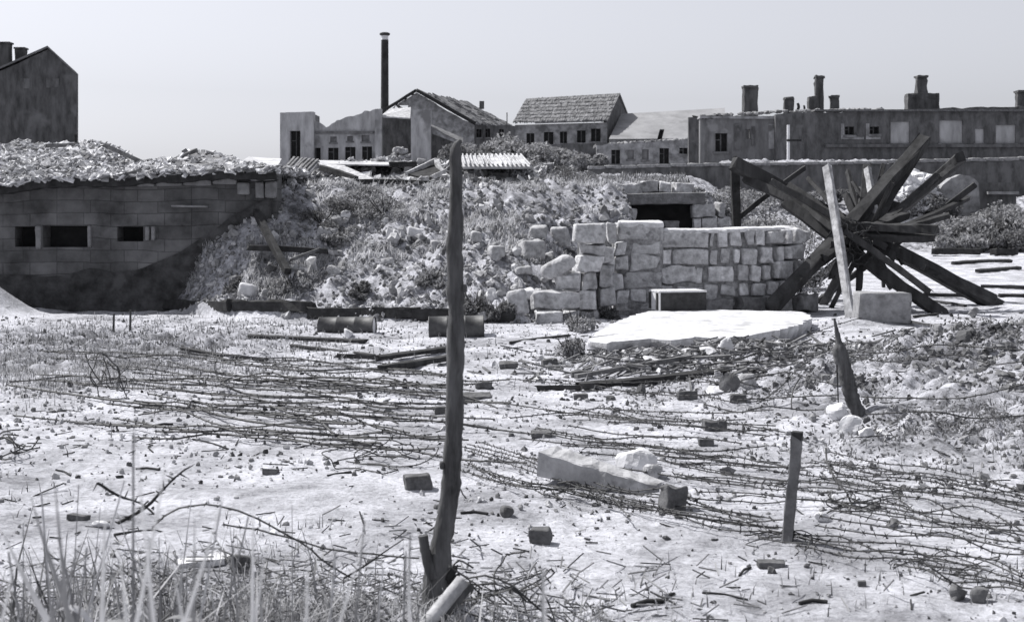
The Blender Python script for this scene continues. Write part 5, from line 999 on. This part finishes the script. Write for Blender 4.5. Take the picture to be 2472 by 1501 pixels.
for L, l, h_ in [([(2030, 862), (2150, 866), (2250, 862), (2350, 858), (2480, 862)], 'barbed wire strung from the leaning post to the right edge, uppermost', .12), ([(2040, 880), (2150, 890), (2300, 885), (2480, 898)], 'slack barbed wire right of the leaning post, second from top', .08), ([(2080, 985), (2200, 988), (2330, 990), (2480, 992)], 'barbed wire from the foot of the leaning post to the right', .10), ([(2090, 1012), (2250, 1015), (2350, 1022), (2480, 1020)], 'lowest barbed wire right of the leaning post', .06), ([(1790, 945), (1900, 938), (1960, 950), (2030, 965)], 'barbed wire left of the leaning post, drooping', .12), ([(1780, 978), (1900, 976), (2025, 975)], 'level barbed wire left of the leaning post', .08), ([(1700, 925), (1800, 895), (1900, 875), (2010, 862)], 'barbed wire climbing the mound to the leaning post', .08), ([(1720, 900), (1830, 870), (1920, 830), (2010, 800), (2080, 780)], 'barbed wire climbing over the mound below the hedgehogs', .08), ([(1750, 890), (1850, 850), (1960, 815), (2010, 808)], 'second barbed wire climbing over the mound', .06), ([(1830, 985), (1880, 955), (1930, 900), (1960, 885)], 'wire running steeply up the mound', .05), ([(1700, 1005), (1780, 1012), (1850, 1000), (1950, 1004), (2060, 1002)], 'wire above the hollowed brick', .05)]:
    k += 1; wire(gw(L, h_, k), .0055, l, 'barbed wires by the leaning post', .08, .018, k)
wire([at(1910, 985, 11.2), at(1915, 940, 11.3), at(1935, 905, 11.4)], .006, 'thin iron picket bending upward left of the leaning post', None, 0, 0, 3, 'iron_picket', 'picket')
b = hit(2056, 1218); wire([b, at(2045, 1190, b.y), at(2015, 1150, b.y + .1), at(1995, 1110, b.y + .2), at(1993, 1080, b.y + .25)], .0055, 'bent iron rod rising from the tangle right of the short post', None, 0, 0, 4, 'iron_rod', 'rod')
# tangles
def tangle(px, py, w_, h_, n, label, r_=.0035, seed=0, barb=.05):
    p = hit(px, py); kk = p.y / F; q = np.random.RandomState(seed); mb = MB()
    for i in range(n):
        m_ = 7; W_, H_ = w_ * kk, h_ * kk; st = np.array([q.uniform(-.5, .5) * W_, q.uniform(-.25, .25) * W_, q.uniform(.05, .8) * H_]); dr = np.array([q.choice([-1, 1]) * q.uniform(.4, 1), q.normal() * .4, q.normal() * .5]); pts_ = [st]
        for _ in range(m_): dr = dr + q.normal(size=3) * .55; dr[2] -= (pts_[-1][2] - .4 * H_) / H_ * .9; dr[0] -= pts_[-1][0] / W_ * .9; pts_.append(pts_[-1] + dr / np.linalg.norm(dr) * np.array([.26 * W_, .22 * W_, .35 * H_]))
        S = np.array(pts_) + np.array([p.x, p.y, p.z]); S[:, 2] = np.maximum(S[:, 2], H(S[:, 0], S[:, 1]) + .01); S = spline(S, .02); tube(mb, S, r_, 4)
        if barb:
            for C in S[::max(2, int(barb / .02))]: d = q.normal(size=3); d /= np.linalg.norm(d); tube(mb, [C - d * .014, C, C + d * .014], [.0005, r_ * .8, .0005], 3, False)
    o = mb.build('wire_tangle', 'rust', smooth=False); return tag(o, label, 'wire tangle')
tangle(900, 1125, 170, 60, 9, 'tangle of barbed wire left of the tall stake', .004, 1); tangle(250, 960, 80, 95, 8, 'twiggy wire tangle in the grass at left', .005, 2); tangle(40, 1110, 90, 60, 7, 'wire loops at the left edge', .005, 3); tangle(1195, 1478, 170, 90, 8, 'thick barbed wire coil at the foot of the tall stake', .0036, 4); tangle(2060, 1230, 90, 30, 8, 'flat tangle of barbed wire right of the short post', .004, 5); tangle(1330, 1200, 70, 26, 6, 'small tangle of barbed wire below the concrete beam', .004, 6); tangle(1900, 1310, 150, 24, 7, 'tangle of barbed wire round the foot of the short post', .003, 7); tangle(2330, 1400, 200, 30, 7, 'loose tangle of barbed wire near the lower right corner', .003, 8)
for L, d, l, r_ in [([(1085, 1368), (1130, 1395), (1170, 1388), (1240, 1415), (1300, 1470), (1340, 1500)], 5.4, 'barbed wire arching right from the foot of the tall stake', .004), ([(1120, 1450), (1190, 1435), (1240, 1420), (1270, 1450)], 5.4, 'barbed wire crossing the arch beside the tall stake', .004), ([(370, 1270), (430, 1226), (530, 1220), (620, 1252), (720, 1305), (800, 1365), (860, 1400)], 5.3, 'long wire arching over the grass at lower left', .0035), ([(540, 1265), (660, 1285), (780, 1322), (900, 1338), (1012, 1346)], 5.6, 'wire running through the grass to the tall stake', .0035)]:
    k += 1; wire([at(a, b_, d) for a, b_ in L], r_, l, 'wires at the lower left', .08 if d > 5 else 0, .014, k)
def branch(L, d, r_, label, thorn=.05, seed=0, m='dark_wood'):
    q = np.random.RandomState(seed); t = thing('thorny_branch', at(*L[0], d), label, 'branch'); S = spline([at(a, b_, d) for a, b_ in L], .012); mb = MB(); tube(mb, S, np.linspace(r_, r_ * .5, len(S)), 6, True, q, .12)
    for c in S[::max(2, int(thorn / .012))]: e = q.normal(size=3); e /= np.linalg.norm(e); tube(mb, [c, c + e * .02, c + e * .035], [r_ * .5, r_ * .35, .0005], 4, False)
    mb.build('stem', m, t); return t
branch([(285, 1262), (350, 1225), (395, 1180), (425, 1150), (448, 1132)], 5.0, .007, 'dark thorny branch pointing up to the right at lower left', .03, 1); branch([(235, 1165), (285, 1195), (340, 1215), (372, 1240)], 5.0, .006, 'thorny branch crossing the dark one at lower left', .04, 2); branch([(830, 1395), (885, 1362), (930, 1330), (975, 1300)], 5.2, .0045, 'thin branch slanting up left of the tall stake', .1, 3); branch([(275, 1290), (340, 1280), (375, 1279)], 5.2, .006, 'short dark branch lying in the grass at lower left', .05, 4)
# ================================================================== LITTER, GRASS, REEDS
def field_ok(x, y): return (y < foot(x) - .1) | (x > 4.8)
x, y = scatter(20000, 3, 22, .3); k_ = field_ok(x, y) & (fbm(x * 1.1, y * 1.1, 3, 113) > rs.uniform(-.4, .35, len(x))) & (rs.rand(len(x)) < np.clip((y - 3) / 7, .25, 1)); x, y = x[k_], y[k_]; s = (rs.gamma(2.0, .0032, len(x)) + .002) * (1 + 1.6 * (rs.rand(len(x)) < .03)) * np.clip(y / 9, .6, 1.3); s = np.minimum(s, .022)[:, None] * rs.uniform(.6, 1.4, (len(x), 3))
stuff(oct_bits(MB(), np.stack([x, y, H(x, y) + s[:, 2] * .4], 1), s, rs).build('gravel', 'rubble', smooth=False))
x, y = scatter(10000, 3, 24, .3); k_ = field_ok(x, y) & (fbm(x * .9, y * .9, 3, 111) > rs.uniform(-.2, .4, len(x))) & (rs.rand(len(x)) < np.clip((y - 3) / 7, .12, 1)); x, y = x[k_], y[k_]; s = (rs.gamma(2.0, .0036, len(x)) + .002) * (1 + 1.8 * (rs.rand(len(x)) < .04)) * np.clip(y / 9, .6, 1.4); s = np.minimum(s, .026)[:, None] * rs.uniform(.6, 1.4, (len(x), 3))
stuff(oct_bits(MB(), np.stack([x, y, H(x, y) + s[:, 2] * .4], 1), s, rs).build('dark_debris', 'grit', smooth=False))
x, y = scatter(2200, 3.5, 24, .3); k_ = field_ok(x, y) & (rs.rand(len(x)) < np.clip((y - 4) / 8, .1, 1)) & (fbm(x * .9, y * .9, 3, 112) > -.05); x, y = x[k_], y[k_]; C = np.stack([x, y, H(x, y) + .006], 1)
stuff(plates(MB(), C, np.stack([.02 + rs.gamma(1.5, .05, len(C)), rs.uniform(.003, .009, len(C))], 1), rs, .12, None, .006).build('twig_litter', 'dark_wood', smooth=False))
def gpatch(n, cx, cy, sx, sy, h_, w_, m='grass', lean=.7, name='dry_grass'):
    x, y = cx + rs.normal(size=n) * sx, cy + rs.normal(size=n) * sy; k_ = fbm(x * 1.6, y * 1.6, 3, 121) > -.18; x, y = x[k_], y[k_]
    stuff(blades(MB(), np.stack([x, y, H(x, y) - .01], 1), h_, w_, rs, lean).build(name, m, smooth=False))
gpatch(6500, -4.9, 17.5, 1.7, 2.2, .10, .012, 'reed'); gpatch(2500, -4.9, 17.2, 1.8, 2.0, .05, .03, 'leaf', 1.2); gpatch(5000, -4.6, 14.5, 1.0, 1.2, .10, .010, 'leaf_pale'); gpatch(2600, 4.4, 12.8, 1.6, 2.0, .06, .010, 'reed', 1.3); gpatch(1800, 3.7, 9.8, .8, .55, .07, .009, 'leaf', 1.3); gpatch(2500, 2.6, 15.2, 1.2, .8, .09, .01)
gpatch(280, -1.55, 4.7, .38, .45, .46, .014, 'reed', .9); gpatch(110, -1.5, 4.6, .42, .5, .42, .016, 'grass', 1.0); gpatch(90, -.75, 5.0, .4, .4, .30, .012, 'reed', 1.0); gpatch(1500, -1.5, 5.0, .55, .6, .24, .006, 'reed', 1.0); gpatch(2600, -1.2, 5.3, .7, .5, .12, .006, 'grass', 1.0); gpatch(900, -.5, 5.3, .35, .35, .10, .005, 'grass', 1.0); gpatch(500, .15, 5.4, .25, .3, .08, .005, 'grass', 1.0); gpatch(900, -1.1, 5.2, .7, .5, .10, .012, 'leaf_pale', 1.0)
x = -1.1 + rs.normal(size=5200) * .75; y = 5.4 + rs.normal(size=5200) * .5; k_ = fbm(x * 4, y * 4, 3, 151) > -.02; x, y = x[k_], y[k_]
stuff(leaves(MB(), np.stack([x, y, H(x, y) + rs.uniform(0, .06, len(x))], 1), .024, rs, .2, .4).build('dead_leaves', 'reed', smooth=False))
x = -1.0 + rs.normal(size=2200) * .8; y = 5.5 + rs.normal(size=2200) * .6; C = np.stack([x, y, H(x, y) + rs.uniform(.004, .05, len(x))], 1)
stuff(plates(MB(), C, np.stack([rs.uniform(.03, .16, len(C)), rs.uniform(.003, .007, len(C))], 1), rs, .35, None, .005).build('twig_litter', 'reed', smooth=False))
x = 2.3 + rs.normal(size=700) * .9; y = 15.3 + rs.normal(size=700) * .8; C = np.stack([x, y, H(x, y) + rs.uniform(.004, .06, len(x))], 1)
stuff(plates(MB(), C, np.stack([rs.uniform(.08, .5, len(C)), rs.uniform(.012, .035, len(C))], 1), rs, .2, None, .015).build('wood_splinters', 'grey_wood', smooth=False))
x = 2.2 + rs.normal(size=500) * .8; y = 15.6 + rs.normal(size=500) * .7; s = rs.uniform(.015, .06, len(x))[:, None] * rs.uniform(.6, 1.3, (len(x), 3))
stuff(oct_bits(MB(), np.stack([x, y, H(x, y) + s[:, 2] * .3], 1), s, rs).build('broken_stones', 'stone', smooth=False))
x, y = scatter(5000, 5, 22, .5); k_ = field_ok(x, y) & (fbm(x * .5, y * .5, 3, 131) > .15); x, y = x[k_], y[k_]
stuff(blades(MB(), np.stack([x, y, H(x, y)], 1), .06, .007, rs, 1).build('dry_grass', 'reed', smooth=False))
x = 4.5 + rs.normal(size=6000) * 1.5; y = 12.4 + rs.normal(size=6000) * 2.0; k_ = fbm(x * 1.5, y * 1.5, 3, 143) > -.1; x, y = x[k_], y[k_]; s = (.006 + rs.gamma(1.6, .010, len(x)))[:, None] * rs.uniform(.6, 1.3, (len(x), 3))
stuff(oct_bits(MB(), np.stack([x, y, H(x, y) + s[:, 2] * .2], 1), s, rs).build('earth_clods', 'earth', smooth=False))
# low leaf tufts on the mounds
x = 4.4 + rs.normal(size=15000) * 1.7; y = 12.4 + rs.normal(size=15000) * 2.2; k_ = fbm(x * 2, y * 2, 3, 141) > .12; x, y = x[k_], y[k_]
stuff(leaves(MB(), np.stack([x, y, H(x, y) + rs.uniform(0, .07, len(x))], 1), .035, rs).build('low_weeds', 'leaf', smooth=False))
x = 3.6 + rs.normal(size=4500) * .8; y = 9.7 + rs.normal(size=4500) * .5; k_ = fbm(x * 3, y * 3, 3, 142) > .0; x, y = x[k_], y[k_]
stuff(leaves(MB(), np.stack([x, y, H(x, y) + rs.uniform(0, .08, len(x))], 1), .03, rs).build('low_weeds', 'leaf', smooth=False))
# reeds
RD = 'dry reeds at the lower left'
def reed(px, py, d, lean, label, leaf=True, r_=.004, m='reed', bend=0, seed=0):
    q = np.random.RandomState(int(px) + seed); tip = np.array(at(px, py, d)); g = Hs(tip[0] - lean, d); root = np.array([tip[0] - lean, d + q.uniform(-.05, .05), g - .03]); midp = (tip + root) / 2 + np.array([-lean * .15 + bend, 0, .03])
    t = thing('dry_reed', root, label, 'reed', RD); S = spline([root, midp, tip], .03); tube(MB(), S, np.linspace(r_, r_ * .4, len(S)), 6).build('stem', m, t)
    if leaf:
        for k_ in range(2):
            j = int(len(S) * q.uniform(.45, .8)); c = S[j]; a = q.uniform(-1, 1); L_ = q.uniform(.18, .34); u = np.linspace(0, 1, 9)[:, None]; dr = np.array([math.copysign(1, a), q.uniform(-.3, .3), 0]); path = c + dr * u * L_ * .6 + np.array([0, 0, 1]) * (u * .7 - u * u * q.uniform(.5, 1.1)) * L_
            wv = (.012 * np.sin(np.clip(u, .06, 1) * 3.0))[:, 0]; sd_ = np.array([.3, 1, .2]); sd_ /= np.linalg.norm(sd_); V = np.stack([path - sd_ * wv[:, None], path + sd_ * wv[:, None] * 1.0, ], 1).reshape(-1, 3); f = np.array([(2 * i, 2 * i + 1, 2 * i + 3, 2 * i + 2) for i in range(8)])
            mb = MB(); mb.add(V, f); mb.build('leaf', m, t)
for i, (px, py, d, ln, leaf) in enumerate([(100, 1188, 3.4, -.05, 1), (56, 1262, 4.2, .01, 0), (190, 1170, 4.4, .03, 0), (242, 1225, 4.6, .04, 0), (322, 1045, 2.6, .0, 0), (140, 1295, 3.6, -.12, 1), (462, 1205, 4.8, .05, 0), (384, 1295, 4.0, .0, 1), (358, 1340, 4.4, -.03, 1), (535, 1212, 3.2, .12, 0), (600, 1245, 3.4, .14, 0), (565, 1265, 4.6, .02, 0), (270, 1360, 4.9, -.01, 0), (210, 1320, 3.2, .06, 1), (680, 1390, 4.4, .05, 0), (705, 1218, 5.3, .0, 0), (980, 1330, 3.2, .02, 0), (990, 1290, 3.0, .01, 0), (810, 1330, 3.4, .04, 0), (880, 1255, 3.0, .06, 0), (1310, 1375, 2.8, .0, 0), (300, 1160, 3.6, .18, 0), (60, 1390, 3.8, .03, 0), (160, 1370, 3.4, -.08, 1), (480, 1360, 4.6, .03, 0), (440, 1390, 4.4, -.02, 0), (915, 1400, 5.2, .01, 0), (925, 1370, 3.6, .05, 0), (20, 1330, 3.0, -.1, 1)]):
    reed(px, py, d, ln, 'blurred dry reed stalk rising from the bottom edge' if d < 3.7 else 'thin dry reed stalk in the grass at lower left', leaf, .005 if d < 3.7 else .003, 'reed' if i % 3 else 'grass')

def broad(px, py, px0, d, w_, label, m='reed', curve=0.0):
    tip = np.array(at(px, py, d)); x0 = X_(px0, d); g = Hs(x0, d); root = np.array([x0, d, g - .02]); md = (tip + root) / 2 + np.array([-curve, 0, .08 * abs(tip[0] - x0) + .02]); S = spline([root, md, tip], .04); u = np.linspace(0, 1, len(S)); wv = w_ * np.clip(np.minimum(u * 3, (1 - u) * 2.2), .02, 1) ** .7 / 2
    sd_ = np.array([.95, .3, 0]); fold = np.array([0, .3, 0]); V = np.stack([S - sd_ * wv[:, None], S + fold * wv[:, None], S + sd_ * wv[:, None]], 1).reshape(-1, 3); n = len(S)
    mb = MB(); mb.add(V, [(3 * i + a, 3 * i + a + 1, 3 * i + a + 4, 3 * i + a + 3) for i in range(n - 1) for a in (0, 1)]); return tag(mb.build('reed_blade', m, origin=root), label, 'reed', 'broad reed blades close to the camera')
for px, py, px0, d, w_, m, c in [(325, 1030, 318, 2.0, .010, 'grass', 0), (400, 1120, 330, 2.2, .014, 'grass', .02), (132, 1160, 190, 2.3, .016, 'reed', -.10), (75, 1200, 180, 2.6, .020, 'reed', -.12), (540, 1190, 430, 2.2, .014, 'grass', .02), (612, 1230, 500, 2.4, .016, 'grass', .03), (470, 1250, 420, 2.5, .014, 'reed', .0), (255, 1215, 240, 2.4, .018, 'grass', .0), (745, 1310, 700, 2.2, .013, 'grass', .01), (890, 1245, 850, 2.0, .011, 'grass', .02), (985, 1320, 975, 2.1, .016, 'grass', .0), (1312, 1360, 1305, 2.0, .016, 'grass', .0), (10, 1290, 160, 2.7, .030, 'grass', -.16), (360, 1290, 340, 2.6, .018, 'reed', .0), (30, 1370, 60, 2.4, .018, 'grass', 0), (200, 1300, 150, 2.5, .018, 'reed', .03), (640, 1330, 560, 2.4, .014, 'grass', .02), (110, 1350, 140, 2.2, .020, 'reed', 0), (420, 1380, 390, 2.3, .016, 'grass', 0), (290, 1330, 310, 2.4, .016, 'grass', .0)]:
    _r = np.random.RandomState(px); px0 = px0 + _r.normal() * 45; c = c + _r.normal() * .05
    broad(px, py, px0, d, w_, 'blurred broad reed blade close to the camera, %s' % ('arching over the lower left corner' if px < 30 else 'dark and bent' if m == 'reed' else 'pale and upright'), m, c)
